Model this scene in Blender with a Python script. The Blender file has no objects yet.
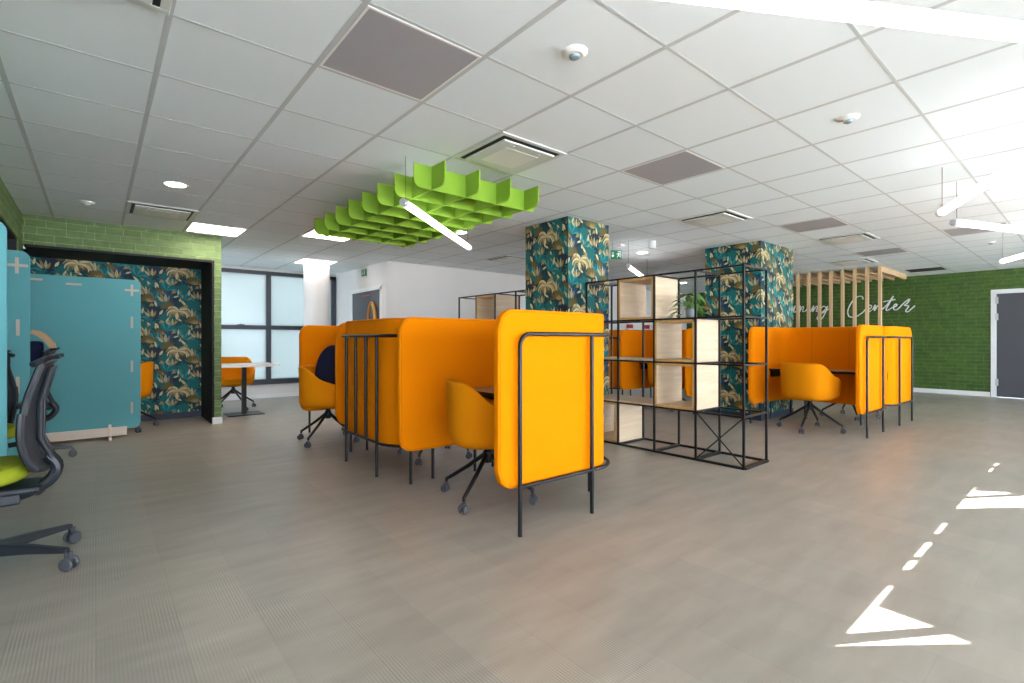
import bpy, bmesh, math, random
from mathutils import Vector, Matrix
from mathutils.geometry import tessellate_polygon

random.seed(7)
PI = math.pi
SC = bpy.context.scene
COL = SC.collection
CH = 2.457            # ceiling height
GX = 0.5965           # ceiling module across
def gx(x): return 0.235 + (x - 0.235) * GX / 0.6
EYE = 1.10

# ------------------------------------------------------------------ materials
def lin(r, g, b):
    f = lambda v: (v / 255.0 / 12.92) if v <= 10 else (((v / 255.0) + 0.055) / 1.055) ** 2.4
    return (f(r), f(g), f(b), 1.0)

def mat(name, col, rough=0.5, spec=0.5, metal=0.0, noise=0.0, nscale=40.0, bump=0.0, bscale=300.0, sheen=0.0):
    m = bpy.data.materials.new(name); m.use_nodes = True
    nt = m.node_tree; b = nt.nodes['Principled BSDF']
    b.inputs['Base Color'].default_value = col
    b.inputs['Roughness'].default_value = rough
    b.inputs['Specular IOR Level'].default_value = spec
    b.inputs['Metallic'].default_value = metal
    if sheen:
        b.inputs['Sheen Weight'].default_value = sheen
    if noise or bump:
        tc = nt.nodes.new('ShaderNodeTexCoord')
    if noise:
        n = nt.nodes.new('ShaderNodeTexNoise'); n.inputs['Scale'].default_value = nscale
        n.inputs['Detail'].default_value = 4
        nt.links.new(tc.outputs['Object'], n.inputs['Vector'])
        mr = nt.nodes.new('ShaderNodeMapRange')
        mr.inputs['To Min'].default_value = 1 - noise; mr.inputs['To Max'].default_value = 1 + noise
        nt.links.new(n.outputs['Fac'], mr.inputs['Value'])
        mx = nt.nodes.new('ShaderNodeMix'); mx.data_type = 'RGBA'; mx.blend_type = 'MULTIPLY'
        mx.inputs['Factor'].default_value = 1.0
        mx.inputs['A'].default_value = col
        nt.links.new(mr.outputs['Result'], mx.inputs['B'])
        nt.links.new(mx.outputs['Result'], b.inputs['Base Color'])
    if bump:
        n2 = nt.nodes.new('ShaderNodeTexNoise'); n2.inputs['Scale'].default_value = bscale
        nt.links.new(tc.outputs['Object'], n2.inputs['Vector'])
        bp = nt.nodes.new('ShaderNodeBump'); bp.inputs['Strength'].default_value = bump
        bp.inputs['Distance'].default_value = 0.002
        nt.links.new(n2.outputs['Fac'], bp.inputs['Height'])
        nt.links.new(bp.outputs['Normal'], b.inputs['Normal'])
    return m

def emis(name, col, strength):
    m = bpy.data.materials.new(name); m.use_nodes = True
    b = m.node_tree.nodes['Principled BSDF']
    b.inputs['Base Color'].default_value = (0.8, 0.8, 0.8, 1)
    b.inputs['Emission Color'].default_value = col
    b.inputs['Emission Strength'].default_value = strength
    return m

def brick_mat(name, c1, c2, mortar, axis, bw=0.235, bh=0.075, size=0.006):
    m = bpy.data.materials.new(name); m.use_nodes = True
    nt = m.node_tree; L = nt.links; b = nt.nodes['Principled BSDF']
    b.inputs['Roughness'].default_value = 0.6
    tc = nt.nodes.new('ShaderNodeTexCoord'); sp = nt.nodes.new('ShaderNodeSeparateXYZ'); cb = nt.nodes.new('ShaderNodeCombineXYZ')
    L.new(tc.outputs['Object'], sp.inputs['Vector'])
    L.new(sp.outputs[axis], cb.inputs['X']); L.new(sp.outputs['Z'], cb.inputs['Y'])
    # slight waviness so that the joints look hand laid
    nz = nt.nodes.new('ShaderNodeTexNoise'); nz.inputs['Scale'].default_value = 5.0
    L.new(cb.outputs['Vector'], nz.inputs['Vector'])
    ad = nt.nodes.new('ShaderNodeVectorMath'); ad.operation = 'MULTIPLY_ADD'
    ad.inputs[1].default_value = (0.02, 0.012, 0); L.new(nz.outputs['Color'], ad.inputs[0]); L.new(cb.outputs['Vector'], ad.inputs[2])
    br = nt.nodes.new('ShaderNodeTexBrick')
    br.inputs['Color1'].default_value = c1; br.inputs['Color2'].default_value = c2; br.inputs['Mortar'].default_value = mortar
    br.inputs['Scale'].default_value = 1.0; br.inputs['Brick Width'].default_value = bw; br.inputs['Row Height'].default_value = bh
    br.inputs['Mortar Size'].default_value = size; br.inputs['Mortar Smooth'].default_value = 0.35
    br.offset = 0.43; br.squash = 0.7; br.squash_frequency = 3
    L.new(ad.outputs['Vector'], br.inputs['Vector'])
    n = nt.nodes.new('ShaderNodeTexNoise'); n.inputs['Scale'].default_value = 11; n.inputs['Detail'].default_value = 8
    L.new(cb.outputs['Vector'], n.inputs['Vector'])
    mr = nt.nodes.new('ShaderNodeMapRange'); mr.inputs['To Min'].default_value = 0.55; mr.inputs['To Max'].default_value = 1.45
    L.new(n.outputs['Fac'], mr.inputs['Value'])
    mx = nt.nodes.new('ShaderNodeMix'); mx.data_type = 'RGBA'; mx.blend_type = 'MULTIPLY'; mx.inputs['Factor'].default_value = 1
    L.new(br.outputs['Color'], mx.inputs['A']); L.new(mr.outputs['Result'], mx.inputs['B'])
    L.new(mx.outputs['Result'], b.inputs['Base Color'])
    mt = nt.nodes.new('ShaderNodeMath'); mt.operation = 'MULTIPLY_ADD'; mt.inputs[1].default_value = -1.0
    L.new(br.outputs['Fac'], mt.inputs[0])
    m2 = nt.nodes.new('ShaderNodeMath'); m2.operation = 'MULTIPLY'; m2.inputs[1].default_value = 0.7
    L.new(n.outputs['Fac'], m2.inputs[0]); L.new(m2.outputs[0], mt.inputs[2])
    bp = nt.nodes.new('ShaderNodeBump'); bp.inputs['Strength'].default_value = 0.8; bp.inputs['Distance'].default_value = 0.012
    L.new(mt.outputs[0], bp.inputs['Height']); L.new(bp.outputs['Normal'], b.inputs['Normal'])
    return m

def floor_mat():
    m = bpy.data.materials.new('woven_vinyl_floor'); m.use_nodes = True
    nt = m.node_tree; L = nt.links; b = nt.nodes['Principled BSDF']
    b.inputs['Roughness'].default_value = 0.36; b.inputs['Specular IOR Level'].default_value = 0.34
    tc = nt.nodes.new('ShaderNodeTexCoord')
    mp = nt.nodes.new('ShaderNodeMapping'); mp.inputs['Rotation'].default_value = (0, 0, PI / 2)
    L.new(tc.outputs['Object'], mp.inputs['Vector'])
    br = nt.nodes.new('ShaderNodeTexBrick')
    br.inputs['Color1'].default_value = (0.86, 0.86, 0.86, 1); br.inputs['Color2'].default_value = (1.08, 1.06, 1.03, 1)
    br.inputs['Mortar'].default_value = (0.66, 0.65, 0.63, 1)
    br.inputs['Brick Width'].default_value = 1.0; br.inputs['Row Height'].default_value = 0.25
    br.inputs['Scale'].default_value = 1; br.inputs['Mortar Size'].default_value = 0.0013; br.inputs['Mortar Smooth'].default_value = 0.6
    br.offset = 0.37
    L.new(mp.outputs['Vector'], br.inputs['Vector'])
    # fine ribs running along the planks, fading in and out
    w = nt.nodes.new('ShaderNodeTexWave'); w.bands_direction = 'X'; w.inputs['Scale'].default_value = 28.0
    w.inputs['Distortion'].default_value = 0.6; w.inputs['Detail Scale'].default_value = 0.6
    L.new(tc.outputs['Object'], w.inputs['Vector'])
    mp3 = nt.nodes.new('ShaderNodeMapping'); mp3.inputs['Scale'].default_value = (5.0, 2.2, 1)
    L.new(tc.outputs['Object'], mp3.inputs['Vector'])
    n = nt.nodes.new('ShaderNodeTexNoise'); n.inputs['Scale'].default_value = 1; n.inputs['Detail'].default_value = 3
    L.new(mp3.outputs['Vector'], n.inputs['Vector'])
    mp4 = nt.nodes.new('ShaderNodeMapping'); mp4.inputs['Scale'].default_value = (2.2, 9.0, 1); mp4.inputs['Rotation'].default_value = (0, 0, 0.75)
    L.new(tc.outputs['Object'], mp4.inputs['Vector'])
    n4 = nt.nodes.new('ShaderNodeTexNoise'); n4.inputs['Scale'].default_value = 1; n4.inputs['Detail'].default_value = 3
    L.new(mp4.outputs['Vector'], n4.inputs['Vector'])
    rng = nt.nodes.new('ShaderNodeMapRange'); rng.inputs['From Min'].default_value = 0.42; rng.inputs['From Max'].default_value = 0.62
    rng.inputs['To Min'].default_value = 0.02; rng.inputs['To Max'].default_value = 0.22
    L.new(n.outputs['Fac'], rng.inputs['Value'])
    sub = nt.nodes.new('ShaderNodeMath'); sub.operation = 'SUBTRACT'; sub.inputs[1].default_value = 0.5; L.new(w.outputs['Fac'], sub.inputs[0])
    mul = nt.nodes.new('ShaderNodeMath'); mul.operation = 'MULTIPLY'; L.new(sub.outputs[0], mul.inputs[0])
    b2 = nt.nodes.new('ShaderNodeTexBrick'); b2.inputs['Color1'].default_value = (0.01, 0.01, 0.01, 1); b2.inputs['Color2'].default_value = (1.5, 1.5, 1.5, 1)
    b2.inputs['Mortar'].default_value = (0.2, 0.2, 0.2, 1); b2.inputs['Brick Width'].default_value = 0.31; b2.inputs['Row Height'].default_value = 0.125
    b2.inputs['Scale'].default_value = 1; b2.inputs['Mortar Size'].default_value = 0.0; b2.offset = 0.41
    L.new(mp.outputs['Vector'], b2.inputs['Vector'])
    mz = nt.nodes.new('ShaderNodeMath'); mz.operation = 'MULTIPLY'; L.new(b2.outputs['Color'], mz.inputs[0]); L.new(rng.outputs['Result'], mz.inputs[1])
    L.new(mz.outputs[0], mul.inputs[1])
    add = nt.nodes.new('ShaderNodeMath'); add.operation = 'MULTIPLY_ADD'; add.inputs[1].default_value = 1.25; add.inputs[2].default_value = 0.89
    L.new(mul.outputs[0], add.inputs[0])
    ad2 = nt.nodes.new('ShaderNodeMath'); ad2.operation = 'MULTIPLY_ADD'; ad2.inputs[1].default_value = 0.22
    L.new(n4.outputs['Fac'], ad2.inputs[0]); L.new(add.outputs[0], ad2.inputs[2])
    cr = nt.nodes.new('ShaderNodeMix'); cr.data_type = 'RGBA'; cr.inputs['A'].default_value = FLOOR_A; cr.inputs['B'].default_value = FLOOR_B
    L.new(n4.outputs['Fac'], cr.inputs['Factor'])
    m1 = nt.nodes.new('ShaderNodeMix'); m1.data_type = 'RGBA'; m1.blend_type = 'MULTIPLY'; m1.inputs['Factor'].default_value = 0.5
    L.new(cr.outputs['Result'], m1.inputs['A']); L.new(br.outputs['Color'], m1.inputs['B'])
    m2 = nt.nodes.new('ShaderNodeMix'); m2.data_type = 'RGBA'; m2.blend_type = 'MULTIPLY'; m2.inputs['Factor'].default_value = 1
    L.new(m1.outputs['Result'], m2.inputs['A']); L.new(ad2.outputs[0], m2.inputs['B'])
    L.new(m2.outputs['Result'], b.inputs['Base Color'])
    bp = nt.nodes.new('ShaderNodeBump'); bp.inputs['Strength'].default_value = 0.12; bp.inputs['Distance'].default_value = 0.002
    L.new(w.outputs['Fac'], bp.inputs['Height']); L.new(bp.outputs['Normal'], b.inputs['Normal'])
    return m

def wood_mat(name, c1, c2, axis='Z', sc=1.0):
    m = bpy.data.materials.new(name); m.use_nodes = True
    nt = m.node_tree; L = nt.links; b = nt.nodes['Principled BSDF']
    b.inputs['Roughness'].default_value = 0.5; b.inputs['Specular IOR Level'].default_value = 0.35
    tc = nt.nodes.new('ShaderNodeTexCoord'); mp = nt.nodes.new('ShaderNodeMapping')
    s = {'X': (2, 26, 26), 'Y': (26, 2, 26), 'Z': (26, 26, 2)}[axis]
    mp.inputs['Scale'].default_value = tuple(v * sc for v in s)
    L.new(tc.outputs['Object'], mp.inputs['Vector'])
    n = nt.nodes.new('ShaderNodeTexNoise'); n.inputs['Scale'].default_value = 1; n.inputs['Detail'].default_value = 6; n.inputs['Distortion'].default_value = 0.4
    L.new(mp.outputs['Vector'], n.inputs['Vector'])
    mx = nt.nodes.new('ShaderNodeMix'); mx.data_type = 'RGBA'; mx.inputs['A'].default_value = c1; mx.inputs['B'].default_value = c2
    mr = nt.nodes.new('ShaderNodeMapRange'); mr.inputs['From Min'].default_value = 0.3; mr.inputs['From Max'].default_value = 0.7
    L.new(n.outputs['Fac'], mr.inputs['Value']); L.new(mr.outputs['Result'], mx.inputs['Factor'])
    L.new(mx.outputs['Result'], b.inputs['Base Color'])
    return m

def tile_mat():
    m = bpy.data.materials.new('mineral_ceiling_tile'); m.use_nodes = True
    nt = m.node_tree; L = nt.links; b = nt.nodes['Principled BSDF']
    b.inputs['Roughness'].default_value = 0.8; b.inputs['Specular IOR Level'].default_value = 0.2
    tc = nt.nodes.new('ShaderNodeTexCoord')
    sn = nt.nodes.new('ShaderNodeVectorMath'); sn.operation = 'ADD'; sn.inputs[1].default_value = (-0.235, -0.7, 0)
    L.new(tc.outputs['Object'], sn.inputs[0])
    dv = nt.nodes.new('ShaderNodeVectorMath'); dv.operation = 'DIVIDE'; dv.inputs[1].default_value = (GX, 0.6, 10)
    L.new(sn.outputs['Vector'], dv.inputs[0])
    fl = nt.nodes.new('ShaderNodeVectorMath'); fl.operation = 'FLOOR'; L.new(dv.outputs['Vector'], fl.inputs[0])
    wn = nt.nodes.new('ShaderNodeTexWhiteNoise'); L.new(fl.outputs['Vector'], wn.inputs['Vector'])
    mr = nt.nodes.new('ShaderNodeMapRange'); mr.inputs['To Min'].default_value = 0.965; mr.inputs['To Max'].default_value = 1.0
    L.new(wn.outputs['Value'], mr.inputs['Value'])
    mx = nt.nodes.new('ShaderNodeMix'); mx.data_type = 'RGBA'; mx.blend_type = 'MULTIPLY'; mx.inputs['Factor'].default_value = 1
    mx.inputs['A'].default_value = (0.85, 0.925, 0.96, 1); L.new(mr.outputs['Result'], mx.inputs['B'])
    L.new(mx.outputs['Result'], b.inputs['Base Color'])
    n = nt.nodes.new('ShaderNodeTexNoise'); n.inputs['Scale'].default_value = 160
    L.new(tc.outputs['Object'], n.inputs['Vector'])
    bp = nt.nodes.new('ShaderNodeBump'); bp.inputs['Strength'].default_value = 0.08; bp.inputs['Distance'].default_value = 0.002
    L.new(n.outputs['Fac'], bp.inputs['Height']); L.new(bp.outputs['Normal'], b.inputs['Normal'])
    return m

def frosted_mat():
    m = bpy.data.materials.new('frosted_glass'); m.use_nodes = True
    nt = m.node_tree; L = nt.links
    for n in list(nt.nodes): nt.nodes.remove(n)
    o = nt.nodes.new('ShaderNodeOutputMaterial'); t = nt.nodes.new('ShaderNodeBsdfTranslucent'); g = nt.nodes.new('ShaderNodeBsdfGlossy')
    t.inputs['Color'].default_value = FROST; g.inputs['Roughness'].default_value = 0.25; g.inputs['Color'].default_value = (0.9, 0.95, 1, 1)
    mx = nt.nodes.new('ShaderNodeMixShader'); mx.inputs['Fac'].default_value = 0.06
    L.new(t.outputs[0], mx.inputs[1]); L.new(g.outputs[0], mx.inputs[2]); L.new(mx.outputs[0], o.inputs['Surface'])
    return m

FLOOR_A = (0.315, 0.280, 0.234, 1); FLOOR_B = (0.395, 0.366, 0.322, 1)
FROST = (0.265, 0.285, 0.275, 1)
SKY = 6.9
SUN = 95.0
TUBE = 3.0
PANEL = 9.0

M = {}
M['floor'] = floor_mat()
M['tile'] = tile_mat()
M['tbar'] = mat('ceiling_bar_paint', (0.56, 0.60, 0.61, 1), 0.5)
M['white'] = mat('white_wall_paint', (0.76, 0.73, 0.70, 1), 0.7, 0.3, noise=0.03, nscale=3)
M['white_gloss'] = mat('white_lacquer', (0.80, 0.80, 0.80, 1), 0.4)
M['plastic_white'] = mat('white_plastic', (0.82, 0.82, 0.80, 1), 0.35)
M['brick_l'] = brick_mat('green_painted_brick', (0.095, 0.155, 0.042, 1), (0.130, 0.205, 0.062, 1), (0.26, 0.36, 0.15, 1), 'X', 0.24, 0.078, 0.004)
M['brick_s'] = brick_mat('green_painted_brick_side', (0.095, 0.155, 0.042, 1), (0.130, 0.205, 0.062, 1), (0.26, 0.36, 0.15, 1), 'Y', 0.24, 0.078, 0.004)
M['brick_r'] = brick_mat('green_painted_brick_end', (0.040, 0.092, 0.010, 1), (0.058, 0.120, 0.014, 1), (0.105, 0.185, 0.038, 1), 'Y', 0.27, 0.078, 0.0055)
M['black'] = mat('matt_black_lining', (0.006, 0.006, 0.007, 1), 0.6, 0.3)
M['metal'] = mat('black_powder_coat', (0.006, 0.0066, 0.008, 1), 0.36, 0.35, noise=0.1, nscale=60)
M['dark_frame'] = mat('anthracite_window_frame', (0.030, 0.036, 0.045, 1), 0.4)
M['door_grey'] = mat('grey_door_leaf', (0.072, 0.074, 0.086, 1), 0.45, 0.4, noise=0.04, nscale=5)
M['orange'] = mat('saffron_felt', (0.86, 0.236, 0.001, 1), 0.9, 0.05, noise=0.03, nscale=300, bump=0.15, bscale=900)
M['orange_dark'] = mat('saffron_piping', (0.62, 0.19, 0.001, 1), 0.8, 0.15)
M['orange_seat'] = mat('amber_upholstery', (0.78, 0.255, 0.002, 1), 0.85, 0.08, noise=0.03, nscale=200, bump=0.15, bscale=700)
M['desk'] = wood_mat('oak_desk_veneer', (0.36, 0.20, 0.09, 1), (0.46, 0.28, 0.14, 1), 'Y')
M['teal'] = mat('teal_felt', (0.13, 0.375, 0.395, 1), 0.9, 0.1, noise=0.05, nscale=250, bump=0.2, bscale=800)
M['beige'] = mat('beige_felt_clip', (0.56, 0.47, 0.38, 1), 0.8, 0.2)
M['ply'] = wood_mat('birch_plywood', (0.56, 0.41, 0.26, 1), (0.66, 0.52, 0.36, 1), 'X')
M['ply_edge'] = wood_mat('oak_plywood_edge', (0.50, 0.29, 0.09, 1), (0.60, 0.38, 0.15, 1), 'Z')
M['slat'] = wood_mat('pine_slat', (0.58, 0.39, 0.21, 1), (0.68, 0.48, 0.28, 1), 'Z')
M['foot_wood'] = wood_mat('pale_wood_foot', (0.70, 0.56, 0.44, 1), (0.78, 0.66, 0.54, 1), 'X')
M['green_felt'] = mat('lime_green_felt', (0.245, 0.43, 0.045, 1), 0.9, 0.1, noise=0.04, nscale=300)
M['grey_panel'] = mat('grey_radiant_panel', (0.38, 0.385, 0.42, 1), 0.42, 0.5, noise=0.02, nscale=3)
M['ac_white'] = mat('air_unit_white', (0.66, 0.70, 0.66, 1), 0.4)
M['slot'] = mat('dark_air_slot', (0.02, 0.02, 0.02, 1), 0.6)
M['tube'] = emis('tube_lamp_diffuser', (1.0, 0.97, 0.97, 1), TUBE)
M['panel_light'] = emis('lit_ceiling_panel', (1.0, 0.89, 0.80, 1), PANEL)
M['spot'] = emis('spot_lamp_glow', (1.0, 0.90, 0.74, 1), 15.0)
M['alu'] = mat('satin_aluminium', (0.55, 0.56, 0.57, 1), 0.35, 0.5, 0.7)
M['cable'] = mat('copper_textile_cable', (0.16, 0.07, 0.05, 1), 0.7)
M['lime_seat'] = mat('lime_seat_fabric', (0.29, 0.325, 0.018, 1), 0.85, 0.15, noise=0.05, nscale=200, bump=0.2, bscale=700)
M['black_plastic'] = mat('black_nylon', (0.014, 0.017, 0.023, 1), 0.42, 0.5)
M['mesh_back'] = mat('charcoal_mesh_fabric', (0.030, 0.036, 0.046, 1), 0.5, 0.45, noise=0.1, nscale=400, bump=0.3, bscale=900)
M['caster'] = mat('grey_caster_rubber', (0.06, 0.065, 0.075, 1), 0.45)
M['navy'] = mat('navy_cloth', (0.008, 0.012, 0.040, 1), 0.85, 0.2)
M['leaf'] = mat('green_leaf', (0.075, 0.20, 0.035, 1), 0.4, 0.5, noise=0.25, nscale=30)
M['leaf_stem'] = mat('leaf_stem_green', (0.20, 0.26, 0.06, 1), 0.5)
M['pot'] = mat('blue_grey_pot', (0.25, 0.28, 0.32, 1), 0.4)
M['soil'] = mat('dark_soil', (0.03, 0.02, 0.015, 1), 0.9)
M['table_white'] = mat('white_table_laminate', (0.84, 0.82, 0.79, 1), 0.35)
M['navy_base'] = mat('navy_skirting', (0.010, 0.016, 0.032, 1), 0.5)
M['exit_green'] = emis('exit_sign_green', (0.0, 0.30, 0.08, 1), 0.06); M['exit_green'].node_tree.nodes['Principled BSDF'].inputs['Base Color'].default_value = (0.0, 0.14, 0.045, 1)
M['exit_white'] = emis('exit_sign_white', (0.8, 1.0, 0.85, 1), 0.15)
M['letter'] = mat('white_script_letter', (0.80, 0.80, 0.80, 1), 0.4)
M['red'] = mat('red_plastic', (0.45, 0.02, 0.03, 1), 0.4)
M['pink'] = mat('pink_print', (0.52, 0.12, 0.16, 1), 0.6)
M['mirror_frame'] = mat('orange_ring_frame', (0.62, 0.22, 0.04, 1), 0.5)
M['ring_green'] = mat('yellow_green_ring_edge', (0.42, 0.55, 0.05, 1), 0.5)
M['tan'] = mat('tan_bentwood', (0.50, 0.29, 0.13, 1), 0.5)
M['frost'] = frosted_mat()
M['concrete'] = mat('pale_exterior_render', (0.6, 0.6, 0.58, 1), 0.8)
M['concrete_ground'] = mat('grey_outside_paving', (0.55, 0.55, 0.55, 1), 0.9)
M['sensor'] = mat('grey_blue_sensor_lens', (0.22, 0.30, 0.34, 1), 0.25)
for k, c in dict(w_bg=(0.006, 0.022, 0.042), w_deep=(0.003, 0.046, 0.052), w_teal=(0.004, 0.130, 0.130), w_aqua=(0.020, 0.265, 0.290),
                 w_olive=(0.140, 0.100, 0.022), w_tan=(0.34, 0.255, 0.105), w_cream=(0.60, 0.53, 0.31), w_blue=(0.008, 0.060, 0.130)).items():
    M[k] = mat('wallpaper_' + k[2:], c + (1,), 0.6, 0.3, noise=0.18, nscale=70)

# ------------------------------------------------------------------ mesh helpers
class MB:
    def __init__(s): s.bm = bmesh.new()
    def box(s, x0, y0, z0, x1, y1, z1, mi=0):
        v = [s.bm.verts.new(p) for p in ((x0,y0,z0),(x1,y0,z0),(x1,y1,z0),(x0,y1,z0),(x0,y0,z1),(x1,y0,z1),(x1,y1,z1),(x0,y1,z1))]
        for q in ((3,2,1,0),(4,5,6,7),(0,1,5,4),(1,2,6,5),(2,3,7,6),(3,0,4,7)):
            f = s.bm.faces.new([v[i] for i in q]); f.material_index = mi
        return s
    def obox(s, c, size, rot=None):
        a, b, d = (v / 2 for v in size); mtx = rot or Matrix.Identity(3)
        v = [s.bm.verts.new(Vector(c) + mtx @ Vector(p)) for p in ((-a,-b,-d),(a,-b,-d),(a,b,-d),(-a,b,-d),(-a,-b,d),(a,-b,d),(a,b,d),(-a,b,d))]
        for q in ((3,2,1,0),(4,5,6,7),(0,1,5,4),(1,2,6,5),(2,3,7,6),(3,0,4,7)): s.bm.faces.new([v[i] for i in q])
        return s
    def poly(s, pts, mi=0):
        f = s.bm.faces.new([s.bm.verts.new(p) for p in pts]); f.material_index = mi; return s
    def prism(s, pts2, z0, z1):
        n = len(pts2)
        a = [s.bm.verts.new((p[0], p[1], z0)) for p in pts2]; b = [s.bm.verts.new((p[0], p[1], z1)) for p in pts2]
        s.bm.faces.new(a[::-1]); s.bm.faces.new(b)
        for i in range(n): s.bm.faces.new((a[i], a[(i+1) % n], b[(i+1) % n], b[i]))
        return s
    def lathe(s, prof, seg=24, c=(0, 0, 0), axis=None):
        mtx = Matrix.Identity(3) if axis is None else Vector((0, 0, 1)).rotation_difference(Vector(axis)).to_matrix()
        rings = []
        for r, z in prof:
            if r < 1e-6: rings.append([s.bm.verts.new(Vector(c) + mtx @ Vector((0, 0, z)))])
            else: rings.append([s.bm.verts.new(Vector(c) + mtx @ Vector((r*math.cos(2*PI*i/seg), r*math.sin(2*PI*i/seg), z))) for i in range(seg)])
        for A, B in zip(rings, rings[1:]):
            for i in range(seg):
                j = (i + 1) % seg
                if len(A) == 1 and len(B) == 1: continue
                if len(A) == 1: s.bm.faces.new((A[0], B[j], B[i]))
                elif len(B) == 1: s.bm.faces.new((A[i], A[j], B[0]))
                else: s.bm.faces.new((A[i], A[j], B[j], B[i]))
        for R, rev in ((rings[0], True), (rings[-1], False)):
            if len(R) > 2: s.bm.faces.new(R[::-1] if rev else R)
        return s
    def tube(s, pts, r, seg=10, closed=False, r2=None):
        pts = [Vector(p) for p in pts]; n = len(pts); rings = []
        prev = None
        for i, p in enumerate(pts):
            if closed: t = (pts[(i+1) % n] - pts[i-1]).normalized()
            else: t = (pts[min(i+1, n-1)] - pts[max(i-1, 0)]).normalized()
            if prev is None:
                u = t.orthogonal().normalized()
            else:
                u = (prev - t * prev.dot(t)).normalized()
            prev = u; w = t.cross(u)
            rr = r if r2 is None else r + (r2 - r) * i / max(1, n - 1)
            k = 1.0
            if 0 < i < n - 1 or closed:
                a = (pts[i] - pts[i-1]).normalized(); b = (pts[(i+1) % n] - pts[i]).normalized()
            rings.append([s.bm.verts.new(p + (u*math.cos(2*PI*j/seg) + w*math.sin(2*PI*j/seg)) * rr) for j in range(seg)])
        prs = list(zip(rings, rings[1:])) + ([(rings[-1], rings[0])] if closed else [])
        for A, B in prs:
            for j in range(seg): s.bm.faces.new((A[j], A[(j+1) % seg], B[(j+1) % seg], B[j]))
        if not closed: s.bm.faces.new(rings[0][::-1]); s.bm.faces.new(rings[-1])
        return s
    def build(s, name, m, parent=None, smooth=False, bevel=0.0, sub=0, seg=2):
        bmesh.ops.recalc_face_normals(s.bm, faces=s.bm.faces)
        me = bpy.data.meshes.new(name); s.bm.to_mesh(me); s.bm.free()
        for x in (m if isinstance(m, (list, tuple)) else [m]): me.materials.append(x)
        if smooth:
            for p in me.polygons: p.use_smooth = True
            try: me.set_sharp_from_angle(angle=math.radians(38))
            except Exception: pass
        o = bpy.data.objects.new(name, me); COL.objects.link(o)
        if parent: o.parent = parent
        if bevel:
            b = o.modifiers.new('bevel', 'BEVEL'); b.width = bevel; b.segments = seg; b.limit_method = 'ANGLE'; b.angle_limit = math.radians(35)
        if sub:
            q = o.modifiers.new('sub', 'SUBSURF'); q.levels = sub; q.render_levels = sub
        return o

def thing(name, label, cat, loc=(0, 0, 0), rz=0.0, group=None):
    o = bpy.data.objects.new(name, None); COL.objects.link(o); o.empty_display_size = 0.1
    o.location = loc; o.rotation_euler = (0, 0, rz); o['label'] = label; o['category'] = cat
    if group: o['group'] = group
    return o

def tag(o, label, cat, group=None):
    o['label'] = label; o['category'] = cat
    if group: o['group'] = group
    return o

def struct(o): o['kind'] = 'structure'; return o

def copy_tree(o, parent=None):
    c = o.copy(); COL.objects.link(c)
    if parent: c.parent = parent
    for ch in list(o.children): copy_tree(ch, c)
    return c

def fillet(pts, r, n=6):
    pts = [Vector(p) for p in pts]; out = [pts[0]]
    for i in range(1, len(pts) - 1):
        p = pts[i]; a = (pts[i-1] - p); b = (pts[i+1] - p)
        ra = min(r, a.length * 0.49, b.length * 0.49)
        p0 = p + a.normalized() * ra; p1 = p + b.normalized() * ra
        for k in range(n + 1):
            t = k / n
            out.append(p0 * (1-t)**2 + p * 2*t*(1-t) + p1 * t*t)
    out.append(pts[-1]); return out

# ------------------------------------------------------------------ room shell
XL, XG, YR, YW, YD, XC = -0.61, 13.3, -4.4, 10.2, 7.87, 3.81
YB, XB, YA = 7.48, 1.27, 8.36
struct(MB().box(-4.2, YR - 0.15, -0.12, XG + 0.1, YW + 0.1, 0).build('floor', M['floor']))
struct(MB().box(-4.2, YR - 0.15, CH, XG + 0.1, YW + 0.1, CH + 0.12).build('ceiling', M['tile']))

SPECIAL = [('grey', 0.835, 1.9), ('grey', 3.235, 1.9), ('grey', 6.235, 1.9), ('grey', 9.035, 1.9), ('grey', 8.035, 0.7), ('vent', 12.035, 1.9),
           ('ac', -0.365, 1.9), ('ac', 2.035, 2.5), ('ac', 5.035, 2.5), ('ac', 7.435, 1.9), ('ac', 9.835, 2.5), ('ac', 0.235, 6.1), ('ac', 5.035, 6.1),
           ('lit', 0.835, 6.7), ('lit', 2.035, 6.1), ('lit', 2.635, 8.5)]
g = MB()
x = XL + 0.0
k = -3
while 0.235 + GX * k < XG:
    xx = 0.235 + GX * k
    if xx > XL: g.box(xx - 0.012, YR, CH - 0.0012, xx + 0.012, YW, CH + 0.002)
    k += 1
k = -4
while 0.7 + 0.6 * k < YW:
    yy = 0.7 + 0.6 * k
    if yy > YR: g.box(XL, yy - 0.008, CH - 0.0010, XG, yy + 0.008, CH + 0.002)
    k += 1
struct(g.build('trim_1', M['tbar']))

# left wall: green brick with a wide opening lined in black
struct(MB().box(XL - 0.14, 2.2, 2.14, XL, YB, CH).box(XL - 0.14, 7.09, 0, XL, YB + 0.12, 2.14).build('wall_left', M['brick_s']))
struct(MB().box(XL - 0.13, 2.2, 2.115, XL - 0.004, 7.09, 2.139).box(XL - 0.13, 7.065, 0, XL - 0.004, 7.089, 2.12).build('trim_2', M['black']))
struct(MB().box(-2.05, 2.0, 0, -1.95, YA + 0.1, CH).box(-2.0, 2.2, 2.14, XL - 0.14, YA, 2.2).build('wall_recess', M['black']))
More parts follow.
